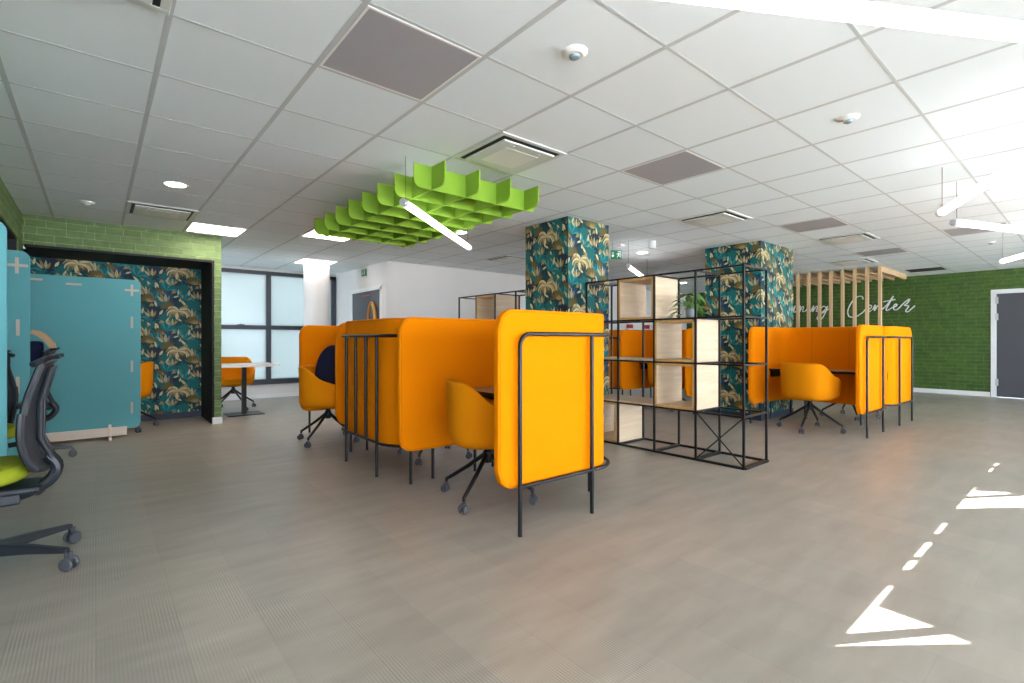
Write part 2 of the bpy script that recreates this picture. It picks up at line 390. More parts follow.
# brick portal wall in front of the wallpapered alcove
struct(MB().box(XL, YB, 2.14, XB, YB + 0.12, CH).box(1.19, YB, 0.085, XB, YB + 0.12, 2.14).box(1.24, YB + 0.12, 0, XB, YA + 0.1, CH).build('wall_portal', M['brick_l']))
struct(MB().box(XL + 0.02, YB + 0.004, 2.112, 1.19, YA, 2.139).box(1.163, YB + 0.004, 0, 1.189, YA, 2.115).box(1.189, YB+0.12, 0, 1.24, YA, CH)
       .box(XL, YB + 0.12, 2.139, 1.24, YA, CH - 0.01).build('trim_3', M['black']))
struct(MB().box(1.165, YB - 0.016, 0, XB + 0.012, YB + 0.002, 0.088).box(XB, YB - 0.016, 0, XB + 0.012, YA + 0.1, 0.088).build('baseboard_portal', M['white_gloss'], bevel=0.003))

# window wall far left
struct(MB().box(-2.0, YW, 0, 3.9, YW + 0.12, 0.26).box(-2.0, YW, 2.40, 3.9, YW + 0.12, CH).box(-2.0, YW, 0.26, 0.3, YW + 0.12, 2.4).build('wall_window', M['white']))
wn = struct(MB().box(0.3, YW - 0.03, 2.33, 3.8, YW + 0.05, 2.40).box(0.3, YW - 0.03, 0.26, 3.8, YW + 0.05, 0.36).box(0.3, YW - 0.03, 1.30, 3.8, YW + 0.05, 1.375)
            .box(0.9, YW - 0.035, 0.26, 0.98, YW + 0.05, 2.40).box(2.47, YW - 0.035, 0.26, 2.555, YW + 0.05, 2.40).box(3.70, YW - 0.03, 0.26, 3.8, YW + 0.05, 2.40).build('window_1', M['dark_frame'], bevel=0.004))
for x0, x1 in ((0.3, 0.9), (0.98, 2.47), (2.555, 3.70)):
    for z0, z1 in ((0.36, 1.30), (1.375, 2.33)):
        MB().box(x0, YW + 0.0, z0, x1, YW + 0.012, z1).build('pane', M['frost'], wn)
hd = MB().box(1.98, YW - 0.045, 1.375, 2.10, YW - 0.03, 1.39).box(2.03, YW - 0.05, 1.375, 2.05, YW - 0.03, 1.40).build('window_handle', M['dark_frame'], wn, bevel=0.003)
struct(MB().box(XB, YW - 0.012, 0, XC, YW, 0.07).build('baseboard_window', M['white_gloss']))

# white wall with the grey door, then the long white rear wall
struct(MB().box(XC, YD, 0, XC + 0.12, 8.09, CH).box(XC, 9.40, 0, XC + 0.12, YW + 0.1, CH).box(XC, 8.09, 2.03, XC + 0.12, 9.40, CH).build('wall_corridor', M['white']))
d1 = struct(MB().box(XC - 0.008, 8.06, 0, XC + 0.03, 8.14, 2.04).box(XC - 0.008, 9.36, 0, XC + 0.03, 9.44, 2.04).box(XC - 0.008, 8.06, 1.99, XC + 0.03, 9.44, 2.06).build('door_1', M['white_gloss'], bevel=0.003))
MB().box(XC + 0.005, 8.14, 0.005, XC + 0.045, 9.36, 1.99).build('door_leaf', M['door_grey'], d1, bevel=0.003)
pk = MB()
for yy in (8.86, 8.82, 8.79, 8.71, 8.68, 8.64, 8.60):
    pk.box(XC + 0.001, yy - 0.012, 1.905, XC + 0.006, yy + 0.012, 1.935)
pk.build('door_notice', M['pink'], d1)
hdl = MB().tube(fillet([(XC + 0.01, 8.24, 1.03), (XC - 0.045, 8.24, 1.03), (XC - 0.045, 8.37, 1.03)], 0.02), 0.009).lathe([(0.026, 0), (0.026, 0.008)], 16, (XC - 0.003, 8.24, 1.03), (1, 0, 0)).build('door_handle', M['alu'], d1, smooth=True)
struct(MB().box(XC + 0.12, YD, 0, XG, YD + 0.12, CH).build('wall_rear', M['white']))
struct(MB().box(XC - 0.002, YD - 0.012, 0, XG, YD, 0.08).build('baseboard_rear', M['white_gloss']))
# green brick end wall with door
DY0, DY1 = 0.42, 1.33
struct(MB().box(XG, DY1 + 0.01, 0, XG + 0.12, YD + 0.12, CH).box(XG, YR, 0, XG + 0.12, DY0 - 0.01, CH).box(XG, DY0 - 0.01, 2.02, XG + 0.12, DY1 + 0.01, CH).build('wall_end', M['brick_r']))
struct(MB().box(XG - 0.015, DY1 + 0.08, 0, XG, YD, 0.09).box(XG - 0.015, YR, 0, XG, DY0 - 0.08, 0.09).build('baseboard_end', M['white_gloss'], bevel=0.003))
d2 = struct(MB().box(XG - 0.02, DY1 - 0.01, 0, XG + 0.05, DY1 + 0.07, 2.03).box(XG - 0.02, DY0 - 0.07, 0, XG + 0.05, DY0 + 0.01, 2.03).box(XG - 0.02, DY0 - 0.07, 1.99, XG + 0.05, DY1 + 0.07, 2.07).build('door_2', M['white_gloss'], bevel=0.004))
MB().box(XG + 0.0, DY0 + 0.01, 0.006, XG + 0.045, DY1 - 0.01, 1.99).build('door_leaf', M['door_grey'], d2, bevel=0.003)
for zz in (0.22, 1.48, 1.80):
    MB().box(XG - 0.032, DY1 - 0.035, zz, XG + 0.0, DY1 + 0.006, zz + 0.13).build('door_hinge', M['alu'], d2, bevel=0.003)
MB().tube(fillet([(XG + 0.01, 0.52, 1.02), (XG - 0.05, 0.52, 1.02), (XG - 0.05, 0.65, 1.02)], 0.02), 0.009).build('door_handle', M['alu'], d2, smooth=True)

# right facade: big windows towards the daylight, and an added sun mask outside
struct(MB().box(-4.12, YR - 0.12, 2.36, XG, YR, CH).box(-4.12, YR - 0.12, 0, XG, YR, 0.10).box(-4.12, YR - 0.12, 0.1, -3.9, YR, 2.36).box(13.25, YR - 0.12, 0.1, XG, YR, 2.36).build('wall_right', M['white']))
w2 = MB(); wx = [-3.9, -1.8, 0.3, 2.4, 4.5, 6.6, 8.75, 11.12, 13.26]
for a in wx: w2.box(a - 0.035, YR - 0.09, 0.1, a + 0.035, YR - 0.03, 2.36)
w2.box(wx[0], YR - 0.09, 0.1, wx[-1], YR - 0.03, 0.16).box(wx[0], YR - 0.09, 2.30, wx[-1], YR - 0.03, 2.36)
struct(w2.build('window_2', M['dark_frame']))
for a, b in zip(wx, wx[1:]):
    L = bpy.data.lights.new('window_daylight', 'AREA'); L.shape = 'RECTANGLE'; L.size = b - a - 0.07; L.size_y = 2.14
    L.cycles.is_portal = True
    o = bpy.data.objects.new('window_daylight', L); COL.objects.link(o)
    o.location = ((a + b) / 2, YR - 0.10, 1.23); o.rotation_euler = (PI / 2, 0, PI)
struct(MB().box(-4.12, YR, 0, -4.0, 2.1, CH).box(-4.12, 2.1, 0, -1.95, 2.2, CH).build('wall_side', M['white']))
SD = Vector((-0.81, 0.586, -0.264))
CZ = 3.0
patches = [[(2.136,.632),(2.70,.634),(2.72,.608),(2.468,.604),(2.458,.422)], [(2.035,.622),(2.437,.372),(2.425,.312)],
           [(2.955,.640),(2.985,.598),(3.125,.598),(3.10,.640)], [(3.175,.640),(3.20,.600),(3.466,.600),(3.451,.640)], [(3.630,.642),(3.664,.603),(3.905,.603),(3.883,.642)],
           [(4.27,.645),(4.57,.638),(5.05,.335),(5.7,-.10),(5.3,-.12),(4.714,.31)], [(4.66,.645),(5.286,.652),(5.328,.620),(4.90,.61),(5.05,.435),(4.99,.438)],
           [(5.67,.645),(5.715,.605),(5.90,.608),(5.86,.647)], [(5.98,.645),(6.02,.60),(6.26,.60),(6.22,.645)], [(6.40,.64),(6.43,.605),(6.55,.605),(6.52,.64)],
           [(7.45,.645),(7.80,.635),(8.3,.40),(9.2,-.1),(8.6,-.1),(7.80,.49)], [(7.95,.65),(8.5,.65),(8.55,.61),(8.3,.60),(8.45,.47),(8.3,.47)], [(9.2,.65),(9.24,.60),(9.6,.6),(9.56,.65)]]
def up(p):
    t = CZ / 0.264
    return Vector((p[0] + 0.81 * t, p[1] - 0.586 * t, CZ))
outer = [Vector((-6, -4.56, CZ)), Vector((26, -4.56, CZ)), Vector((26, -11.0, CZ)), Vector((-6, -11.0, CZ))]  # unseen slab added to block the sun, its holes shape the floor patches
loops = [outer] + [[up(p) for p in P] for P in patches]
flat = [v for l in loops for v in l]
cb = bmesh.new(); vs = [cb.verts.new(v) for v in flat]
for t in tessellate_polygon(loops):
    try: cb.faces.new([vs[i] for i in t])
    except ValueError: pass
me = bpy.data.meshes.new('exterior_canopy'); cb.to_mesh(me); cb.free(); me.materials.append(M['concrete'])
cn = bpy.data.objects.new('exterior_canopy', me); COL.objects.link(cn); struct(cn)
struct(MB().box(-14, -30, -0.6, 30, YR - 0.13, -0.5).box(-14, YW + 0.2, -0.6, 30, 40, -0.5).box(-14, YR - 0.13, -0.6, -2.3, YW + 0.2, -0.5).build('ground', M['concrete_ground']))  # unseen ground added to control light rising through the windows

# ------------------------------------------------------------------ wallpaper
def lens(c, ang, ln, wd, n=4, tip=0.85):
    """a pointed leaf as a convex polygon, starting at c and pointing along ang"""
    a = math.radians(ang); dx, dy = math.cos(a), math.sin(a); P = []
    for i in range(n + 1):
        t = i / n; P.append((t, wd / 2 * math.sin(PI * t ** tip)))
    for i in range(n - 1, 0, -1):
        t = i / n; P.append((t, -wd / 2 * math.sin(PI * t ** tip)))
    return [(c[0] + dx * ln * t - dy * w, c[1] + dy * ln * t + dx * w) for t, w in P]

def frond(c, a0, a1, ln, wd, n=6):
    """an arching palm frond as a row of quads"""
    pts = [c]; x, y = c
    for i in range(n):
        a = math.radians(a0 + (a1 - a0) * (i / (n - 1)) ** 1.1)
        x += math.cos(a) * ln / n; y += math.sin(a) * ln / n; pts.append((x, y))
    out = []
    ws = [wd * (0.35 + 0.65 * math.sin(PI * min(1, (i / n) * 0.85 + 0.15))) * (1 if i < n else 0.15) for i in range(n + 1)]
    for i in range(n):
        (xa, ya), (xb, yb) = pts[i], pts[i + 1]; l = math.hypot(xb - xa, yb - ya) or 1
        nx, ny = -(yb - ya) / l, (xb - xa) / l
        out.append([(xa + nx*ws[i]/2, ya + ny*ws[i]/2), (xa - nx*ws[i]/2, ya - ny*ws[i]/2), (xb - nx*ws[i+1]/2, yb - ny*ws[i+1]/2), (xb + nx*ws[i+1]/2, yb + ny*ws[i+1]/2)])
    return out

COLS = ['w_bg', 'w_deep', 'w_teal', 'w_aqua', 'w_olive', 'w_tan', 'w_cream', 'w_blue']
CI = {c: i for i, c in enumerate(COLS)}
TW, TH = 1.06, 0.56
def motif():
    R = random.Random(11); Q = []    # (layer, colour, polygon)
    def add(l, c, P): Q.append((l, CI[c], P))
    def fan(x, y, r, c, l, a0=0, a1=360, n=15, w=0.30, jit=5):
        for i in range(n):
            a = a0 + (a1 - a0) * i / max(1, n - (0 if a1 - a0 == 360 else 1))
            add(l, c, lens((x, y), a + R.uniform(-jit, jit), r * R.uniform(0.85, 1.06), r * w, 5))
    for hx, hy in ((0.0, 0.0), (0.53, 0.27)):
        X = lambda v: hx + v
        Y = lambda v: (hy + v)
        # broad dark and teal leaves filling the ground
        for x, y, r, c in ((.08, .06, .16, 'w_deep'), (.33, .08, .15, 'w_deep'), (.20, .30, .16, 'w_deep'), (.46, .30, .16, 'w_deep'), (.06, .46, .14, 'w_blue'), (.36, .48, .15, 'w_deep')):
            fan(X(x), Y(y), r, c, 0, n=13, w=0.42)
        for x, y, r in ((.40, .36, .135), (.10, .16, .12), (.30, .02, .11), (.05, .40, .10)):
            fan(X(x), Y(y), r, 'w_teal', 1, n=14, w=0.30)
        # aqua leaves bending over
        for x, y, s in ((.10, .00, 1), (.50, .14, -1), (.30, .44, 1)):
            for k in range(8):
                a = (5 + k * 17) if s > 0 else (175 - k * 17)
                for q in frond((X(x), Y(y)), a + 22 * s, a - 42 * s, 0.15, 0.032, 4): add(2, 'w_teal' if k % 3 else 'w_aqua', q)
        # olive and tan feathers
        fan(X(.42), Y(.12), .12, 'w_olive', 3, 5, 175, 12, 0.18); fan(X(.12), Y(.33), .10, 'w_olive', 3, 40, 200, 10, 0.18)
        fan(X(.44), Y(.10), .075, 'w_tan', 3, 20, 150, 6, 0.20); fan(X(.02), Y(.52), .08, 'w_olive', 3, -10, 130, 8, 0.2)
        # palm with arching fronds over a hanging pod
        px, py = X(.24), Y(.27)
        for a, ln in ((168, .17), (150, .185), (128, .19), (106, .17), (74, .17), (52, .19), (30, .185), (12, .17)):
            tilt = -118 if a < 90 else 118
            cl = 'w_cream' if a in (150, 106, 52, 12) else 'w_tan'
            for q in frond((px, py), a, a + tilt, ln, 0.025, 7): add(4, cl, q)
        for k in range(6): add(4, 'w_olive', lens((px - .05 + .02 * k, py - .01), 245 + 10 * k, .08, .018))
        for a in (200, 222, 318, 340): add(4, 'w_tan', lens((px, py), a, .085, .022))
        add(5, 'w_cream', lens((px - .012, py - .005), 262, .105, .040))
        # upright banana leaves
        for x, y, sc in ((.09, .40, 1.0), (.40, .20, 1.0), (.47, .46, .9), (.17, .08, .8)):
            for a, l in ((128, .105), (110, .135), (90, .12), (72, .10)):
                add(5, 'w_cream' if a in (128, 90) else 'w_tan', lens((X(x) + (90 - a) * .0008, Y(y)), a, l * sc, .029 * sc, 5))
                add(6, 'w_olive', lens((X(x) + (90 - a) * .0008, Y(y)), a, l * sc * .95, .006 * sc, 3))
        # loose leaves, buds
        for x, y, a, l, w in ((.02, .22, 60, .085, .032), (.33, .36, 130, .11, .030), (.36, .50, 82, .09, .030), (.50, .38, 300, .09, .036), (.28, .14, 150, .08, .026), (.18, .47, 20, .07, .026), (.52, .04, 105, .09, .03)):
            add(6, 'w_cream', lens((X(x), Y(y)), a, l, w))
        for q_ in range(12): add(6, R.choice(('w_cream', 'w_tan', 'w_tan')), lens((X(R.uniform(0, .53)), Y(R.uniform(0, .56))), R.uniform(40, 150), R.uniform(.05, .09), R.uniform(.016, .024)))
        for x, y in ((.30, .33), (.02, .10), (.44, .04), (.16, .52)):
            for k in range(4): add(6, 'w_tan', lens((X(x) + .016 * k, Y(y) + .010 * (k % 2)), 60 + 20 * k, .045, .02))
    Q.sort(key=lambda q: q[0])
    return Q
MOTIF = motif()

def clip(P, w, h):
    for ax, lim, sg in ((0, 0.0, 1), (0, w, -1), (1, 0.0, 1), (1, h, -1)):
        out = []
        for i in range(len(P)):
            a, b = P[i - 1], P[i]
            ia = (a[ax] - lim) * sg >= 0; ib = (b[ax] - lim) * sg >= 0
            if ia != ib:
                t = (lim - a[ax]) / (b[ax] - a[ax]); c = [a[0] + t*(b[0]-a[0]), a[1] + t*(b[1]-a[1])]; c[ax] = lim; out.append(tuple(c))
            if ib: out.append(b)
        P = out
        if len(P) < 3: return None
    ar = sum(P[i-1][0]*P[i][1] - P[i][0]*P[i-1][1] for i in range(len(P))) / 2
    return P if abs(ar) > 4e-6 else None

def paper(mb, origin, ux, w, h, nrm, ox=0.0, oy=0.0):
    """a printed wallpaper sheet: ground sheet plus the printed leaves lying on it"""
    o = Vector(origin); ux = Vector(ux); nrm = Vector(nrm); uz = Vector((0, 0, 1))
    mb.poly([o + ux*a + uz*b + nrm*0.001 for a, b in ((0, 0), (w, 0), (w, h), (0, h))], 0)
    for i in range(-1, int((w + ox) / TW) + 2):
        for j in range(-1, int((h + oy) / TH) + 2):
            for m_, (l, c, P) in enumerate(MOTIF):
                q = clip([(p[0] + i*TW - ox, p[1] + j*TH - oy) for p in P], w, h)
                if q: mb.poly([o + ux*a + uz*b + nrm*(0.0014 + 0.000011*m_) for a, b in q], c)

WMATS = [M[c] for c in COLS]
al = MB().box(-2.0, YA, 0, 1.24, YA + 0.1, 2.2)
for f in al.bm.faces: f.material_index = 0
paper(al, (-1.9, YA, 0.085), (1, 0, 0), 1.9 + 1.163, 2.03, (0, -1, 0), 0.10, 0.25)
al.bm.normal_update()
def build_keep(mb, name, mats, parent=None):
    me = bpy.data.meshes.new(name); mb.bm.to_mesh(me); mb.bm.free()
    for m in mats: me.materials.append(m)
    o = bpy.data.objects.new(name, me); COL.objects.link(o)
    if parent: o.parent = parent
    return o
struct(build_keep(al, 'wall_alcove', WMATS))
struct(MB().box(-1.95, YA - 0.014, 0, 1.163, YA - 0.001, 0.085).build('baseboard_alcove', M['navy_base']))

def column(x0, y0, x1, y1, label, ox):
    c = MB().box(x0, y0, 0, x1, y1, CH).build('column', M['w_deep']); struct(c); c['label'] = label; c['category'] = 'column'
    s = MB()
    w, d = x1 - x0, y1 - y0
    paper(s, (x0, y1, 0.085), (0, -1, 0), d, CH - 0.085, (-1, 0, 0), ox, 0.32)
    paper(s, (x0, y0, 0.085), (1, 0, 0), w, CH - 0.085, (0, -1, 0), ox + d, 0.32)
    paper(s, (x1, y0, 0.085), (0, 1, 0), d, CH - 0.085, (1, 0, 0), ox + d + w, 0.32)
    paper(s, (x1, y1, 0.085), (-1, 0, 0), w, CH - 0.085, (0, 1, 0), ox + 2*d + w, 0.32)
    build_keep(s, 'wallpaper', WMATS, c)
    MB().box(x0 - 0.008, y0 - 0.008, 0, x1 + 0.008, y1 + 0.008, 0.085).build('skirting', M['navy_base'], c)
    return c
column(3.96, 3.77, 4.66, 4.46, 'square column in jungle leaf wallpaper between the two black metal shelves', 0.94)
column(6.94, 3.0, 8.03, 3.80, 'wide column in jungle leaf wallpaper behind the right-hand yellow work booths', 0.42)
rc = struct(MB().lathe([(0.215, 0), (0.215, CH)], 40, (2.98, 8.9, 0)).build('column_round', M['white'], smooth=True))
tag(rc, 'round white column in front of the frosted windows', 'column')

# ------------------------------------------------------------------ work booths
BD, BW, BT, BR, Z0, Z1 = 1.025, 1.24, 0.045, 0.24, 0.264, 1.274
def u_path(off, d=BD, w=BW, r=BR, n=8, ext=0.0):
    """plan outline of the U, starting at the free end of the near arm; off grows inward"""
    rr = r - off; P = []
    P += [(-ext + 0.0, off)]
    P += [(0.11 * k, off) for k in (0.25, 0.5, 0.75, 1)]
    P += [(d - r, off)]
    P += [(d - r + rr * math.sin(a), r - rr * math.cos(a)) for a in [PI/2*i/n for i in range(1, n + 1)]]
    P += [(d - off, w - r)]
    P += [(d - r + rr * math.cos(a), w - r + rr * math.sin(a)) for a in [PI/2*i/n for i in range(1, n + 1)]]
    P += [(0.11 * k, w - off) for k in (1, 0.75, 0.5, 0.25)]
    P += [(0.0, w - off)]
    return P
def edge_h(x, cr=0.11):
    return cr - math.sqrt(max(0, cr*cr - (cr - x)**2)) if x < cr else 0.0
def u_shell():
    mb = MB(); O = u_path(0); I = u_path(BT); bm = mb.bm; n = len(O); V = []
    for k in range(n):
        e = edge_h(O[k][0]) if (k < 6 or k > n - 7) else 0
        e = min(e, 0.11)
        row = []
        for P in (O[k], I[k]):
            row.append([bm.verts.new((P[0], P[1], z)) for z in (Z0 + e, Z0 + 0.12, (Z0 + Z1)/2, Z1 - 0.12, Z1 - e)])
        V.append(row)
    for k in range(n - 1):
        for j in range(4):
            bm.faces.new((V[k][0][j], V[k+1][0][j], V[k+1][0][j+1], V[k][0][j+1]))
            bm.faces.new((V[k][1][j], V[k][1][j+1], V[k+1][1][j+1], V[k+1][1][j]))
        bm.faces.new((V[k][0][4], V[k+1][0][4], V[k+1][1][4], V[k][1][4]))
        bm.faces.new((V[k][0][0], V[k][1][0], V[k+1][1][0], V[k+1][0][0]))
    for k in (0, n - 1):
        for j in range(4):
            bm.faces.new((V[k][0][j], V[k][0][j+1], V[k][1][j+1], V[k][1][j]))
    return mb
def u_outline(off, inset):
    """closed loop just inside the panel's border, for the piping"""
    P = u_path(off); n = len(P); top = []; bot = []
    for k in range(n):
        x, y = P[k]
        if k < 6 or k > n - 7:
            xx = max(x, inset); e = edge_h(max(0, xx - inset), 0.11 - inset)
        else: xx, e = x, 0
        top.append((xx, y, Z1 - inset - e)); bot.append((xx, y, Z0 + inset + e))
    return top + bot[::-1]

def rail_path(z, o=0.03, x0=0.13, x1=None):
    P = u_path(-o); Q = [p for p in P if p[0] > x0]
    Q = [(x0, -o)] + Q + [(x0, BW + o)]
    return [(a, b, z) for a, b in Q]

def make_booth():
    t = thing('work_booth', '', 'work booth')
    sh = u_shell().build('acoustic_panel', M['orange'], t, smooth=True, bevel=0.009, seg=3)
    for off in (-0.0005, BT + 0.0005):
        MB().tube(u_outline(off, 0.014), 0.0028, 6, closed=True).build('piping', M['orange_dark'], sh, smooth=True)
    for yy in (0.40, 0.84):
        MB().box(BD - 0.0005, yy - 0.003, Z0 + 0.004, BD + 0.0012, yy + 0.003, Z1 - 0.004).box(BD - BT - 0.0012, yy - 0.003, Z0 + 0.004, BD - BT + 0.0005, yy + 0.003, Z1 - 0.004) \
            .box(BD - BT, yy - 0.003, Z1 - 0.001, BD, yy + 0.003, Z1 + 0.0012).build('seam', M['orange_dark'], sh)
    R = 0.0128; o = 0.03; ZT, ZB = 1.135, 0.275
    top = rail_path(ZT)
    # the top rail turns down into the two end legs
    path = [(0.13, -o, 0.0)] + [(0.13, -o, ZT - 0.07)] + [(0.13 + 0.07*(1 - math.cos(a)), -o, ZT - 0.07 + 0.07*math.sin(a)) for a in [PI/2*i/5 for i in range(1, 6)]]
    body = [p for p in top if p[0] > 0.21 or abs(p[1] - BW/2) < BW/2 - 0.02]
    path += body
    path += [(0.13 + 0.07*(1 - math.cos(a)), BW + o, ZT - 0.07 + 0.07*math.sin(a)) for a in [PI/2*i/5 for i in range(5, 0, -1)]] + [(0.13, BW + o, ZT - 0.07), (0.13, BW + o, 0.0)]
    MB().tube(path, R, 10).build('top_rail', M['metal'], t, smooth=True)
    MB().tube(rail_path(ZB), R * 0.9, 10).build('bottom_rail', M['metal'], t, smooth=True)
    for (a, b) in ((0.725, -o), (0.725, BW + o), (BD + o, BW/2 - 0.33), (BD + o, BW/2 + 0.33)):
        MB().tube([(a, b, 0), (a, b, ZT)], R, 10).build('leg', M['metal'], t, smooth=True)
    for b in (BW/2 - 0.11, BW/2 + 0.11):
        MB().tube([(BD + o, b, ZB), (BD + o, b, ZT)], R, 10).build('bar', M['metal'], t, smooth=True)
    xi = BD - BT
    dk = [(xi - 0.47, BT), (xi - 0.2, BT)] + [(BD - BR + (BR-BT)*math.sin(a), BR - (BR-BT)*math.cos(a)) for a in [PI/2*i/6 for i in range(7)]] + \
         [(BD - BR + (BR-BT)*math.cos(a), BW - BR + (BR-BT)*math.sin(a)) for a in [PI/2*i/6 for i in range(7)]] + [(xi - 0.47, BW - BT)]
    d = MB().prism(dk, 0.687, 0.713).build('desk_top', M['desk'], t, bevel=0.002)
    MB().box(xi - 0.474, BT, 0.683, xi - 0.469, BW - BT, 0.7125).build('desk_edge', M['metal'], d)
    for yy in (BT + 0.0, BW - BT - 0.03):
        MB().box(xi - 0.44, yy, 0.60, xi - 0.05, yy + 0.03, 0.687).build('desk_bracket', M['metal'], d)
    return t
B0 = make_booth()
def booth(o, a, dx, dy, flip, label, first=False):
    """row origin o turned by a degrees; dx, dy along the row"""
    t = B0 if first else copy_tree(B0); r = math.radians(a)
    if flip: dy += BW
    t.location = (o[0] + dx*math.cos(r) - dy*math.sin(r), o[1] + dx*math.sin(r) + dy*math.cos(r), 0)
    t.rotation_euler = (0, 0, r + (PI if flip else 0))
    t['label'] = label; t['group'] = 'saffron felt work booths'
    return t
RA, RB, RC = (1.69, 2.13), (6.485, 1.73), (6.66, 3.93)
booth(RA, -1.0, 0, 0, False, 'nearest yellow felt work booth, its end panel with a black tube frame facing us', True)
booth(RA, -1.0, 1.065, 1.33, True, 'middle yellow felt work booth of the row, seen from behind its barred back')
booth(RA, -1.0, 0.055, 2.66, False, 'yellow felt work booth nearest the frosted windows, with the navy cushion inside')
booth(RB, -0.9, 0, 0, False, 'yellow felt work booth before the wide wallpapered column, with an armchair at its desk')
booth(RB, -0.9, 2.14, 0, True, 'yellow felt work booth nearest the green brick wall lettering')
booth(RC, 0, 0, 0, False, 'yellow felt work booth seen through the black shelf, beside the wide column')
booth(RC, 0, 1.12, 1.33, True, 'rearmost yellow felt work booth seen through the black shelf, near the white wall')

# ------------------------------------------------------------------ yellow tub chairs
def sm(a, b, x):
    t = max(0, min(1, (x - a) / (b - a))); return t*t*(3 - 2*t)
def make_tub():
    t = thing('tub_chair', '', 'armchair')
    N = 48; bm = bmesh.new()
    def rim(th):       # th = 0 at the back
        a = abs(math.degrees(th))
        z = 0.825 - 0.150 * sm(48, 92, a) - 0.055 * sm(85, 128, a) - 0.125 * sm(122, 150, a)
        return z
    def plan(th):
        c, s = math.cos(th), math.sin(th); n = 2.7
        rx = 0.285; ry = 0.30
        return 1.0 / ((abs(c)/rx)**n + (abs(s)/ry)**n) ** (1/n)
    rows = []
    for v, (f, q) in enumerate(((0.30, 0.0), (0.62, 0.005), (0.84, 0.05), (0.94, 0.14), (0.975, 0.32), (0.985, 0.55), (1.0, 0.8), (1.02, 1.0))):
        r = []
        for i in range(N):
            th = -PI + 2*PI*i/N; z1 = rim(th); z = 0.372 + (z1 - 0.372) * q if q > 0.15 else 0.372 + 0.42 * q
            z = min(z, z1 - 0.003 * (7 - v))
            rr = plan(th) * f
            r.append(bm.verts.new((-math.cos(th)*rr, math.sin(th)*rr, z)))
        rows.append(r)
    for f, q in ((0.965, 1.006), (0.90, 0.985), (0.875, 0.75), (0.86, 0.5), (0.84, 0.0)):
        r = []
        for i in range(N):
            th = -PI + 2*PI*i/N; z1 = rim(th); z = 0.452 + (z1 - 0.452) * q
            rr = plan(th) * f
            r.append(bm.verts.new((-math.cos(th)*rr, math.sin(th)*rr, z)))
        rows.append(r)
    for A, B in zip(rows, rows[1:]):
        for i in range(N): bm.faces.new((A[i], A[(i+1) % N], B[(i+1) % N], B[i]))
    bm.faces.new(rows[0][::-1]); bm.faces.new(rows[-1])
    mb = MB(); mb.bm.free(); mb.bm = bm
    mb.build('seat_shell', M['orange_seat'], t, smooth=True, sub=1)
    sp = MB(); prof = [(0.0, 0.445), (0.20, 0.445), (0.232, 0.452), (0.238, 0.468), (0.225, 0.482), (0.13, 0.49), (0.0, 0.492)]
    sp.lathe(prof, 32); 
    for vv in sp.bm.verts: vv.co.x *= 1.0; vv.co.y *= 1.04
    sp.build('seat_pad', M['orange_seat'], t, smooth=True)
    MB().lathe([(0.0, 0.25), (0.03, 0.25), (0.034, 0.27), (0.034, 0.325), (0.024, 0.335), (0.024, 0.36), (0.09, 0.364), (0.10, 0.373), (0.0, 0.374)], 20).build('gas_lift', M['metal'], t, smooth=True)
    for k in range(4):
        rot = Matrix.Rotation(k * PI/2, 4, 'Z')
        b = MB(); b.tube([(0.0, 0, 0.305), (0.03, 0, 0.30), (0.16, 0, 0.205), (0.30, 0, 0.115), (0.335, 0, 0.095), (0.335, 0, 0.072)], 0.017, 10, r2=0.011)
        b.bm.transform(rot); lg = b.build('leg', M['metal'], t, smooth=True)
        c = MB()
        for yy in (-0.017, 0.017):
            c.lathe([(0.0, -0.008), (0.024, -0.008), (0.027, -0.004), (0.027, 0.004), (0.024, 0.008), (0.0, 0.008)], 18, (0.345, yy, 0.027), (0, 1, 0))
        c.obox((0.34, 0, 0.045), (0.03, 0.02, 0.04))
        c.bm.transform(rot); c.build('caster', M['caster'], lg, smooth=True)
    return t
T0 = make_tub()
def tub(x, y, face, star, label, first=False):
    t = T0 if first else copy_tree(T0)
    t.location = (x, y, 0); t.rotation_euler = (0, 0, math.radians(face)); t['label'] = label; t['group'] = 'yellow tub chairs on castors'
    for ch in t.children:
        if ch.name.startswith('leg'): ch.rotation_euler = (0, 0, math.radians(star - face))
    return t
tub(2.095, 2.76, -26, 26, 'yellow tub chair on castors at the desk of the nearest booth', True)
tub(1.935, 5.42, -28, 306, 'yellow tub chair holding the navy cushion, in the booth by the windows')
tub(2.45, 4.06, 180, 216, 'yellow tub chair hidden in the middle booth, only its black castor legs showing')
tub(6.68, 2.30, -13, 5, 'yellow tub chair turned side-on in the booth before the wide column')
tub(8.22, 2.32, 180, 30, 'yellow tub chair in the booth by the green brick wall, only castor legs showing')
tub(7.0, 4.47, 10, 40, 'yellow tub chair seen through the gaps of the black shelf')
tub(1.67, 8.87, -90, 20, 'orange tub chair behind the small white table by the frosted windows')
tub(0.27, 7.70, 172, 20, 'orange tub chair half hidden behind the teal screen, against the leaf wallpaper')

# navy cushion in the window booth chair
cu = MB(); cu.lathe([(0.0, -0.062), (0.5, -0.058), (0.85, -0.035), (1.0, 0.0), (0.85, 0.035), (0.5, 0.058), (0.0, 0.062)], 36)
for v_ in cu.bm.verts:
    x_, y_, z_ = v_.co
    v_.co = (x_ * 0.205, z_ * 1.1, max(-0.205, y_ * 0.365))
cu = cu.build('cushion', M['navy'], None, smooth=True, sub=1); cu.location = (1.995, 5.42, 0.70); cu.rotation_euler = (0, 0, math.radians(-30))
tag(cu, 'round navy cushion standing upright in the yellow tub chair by the windows', 'cushion')

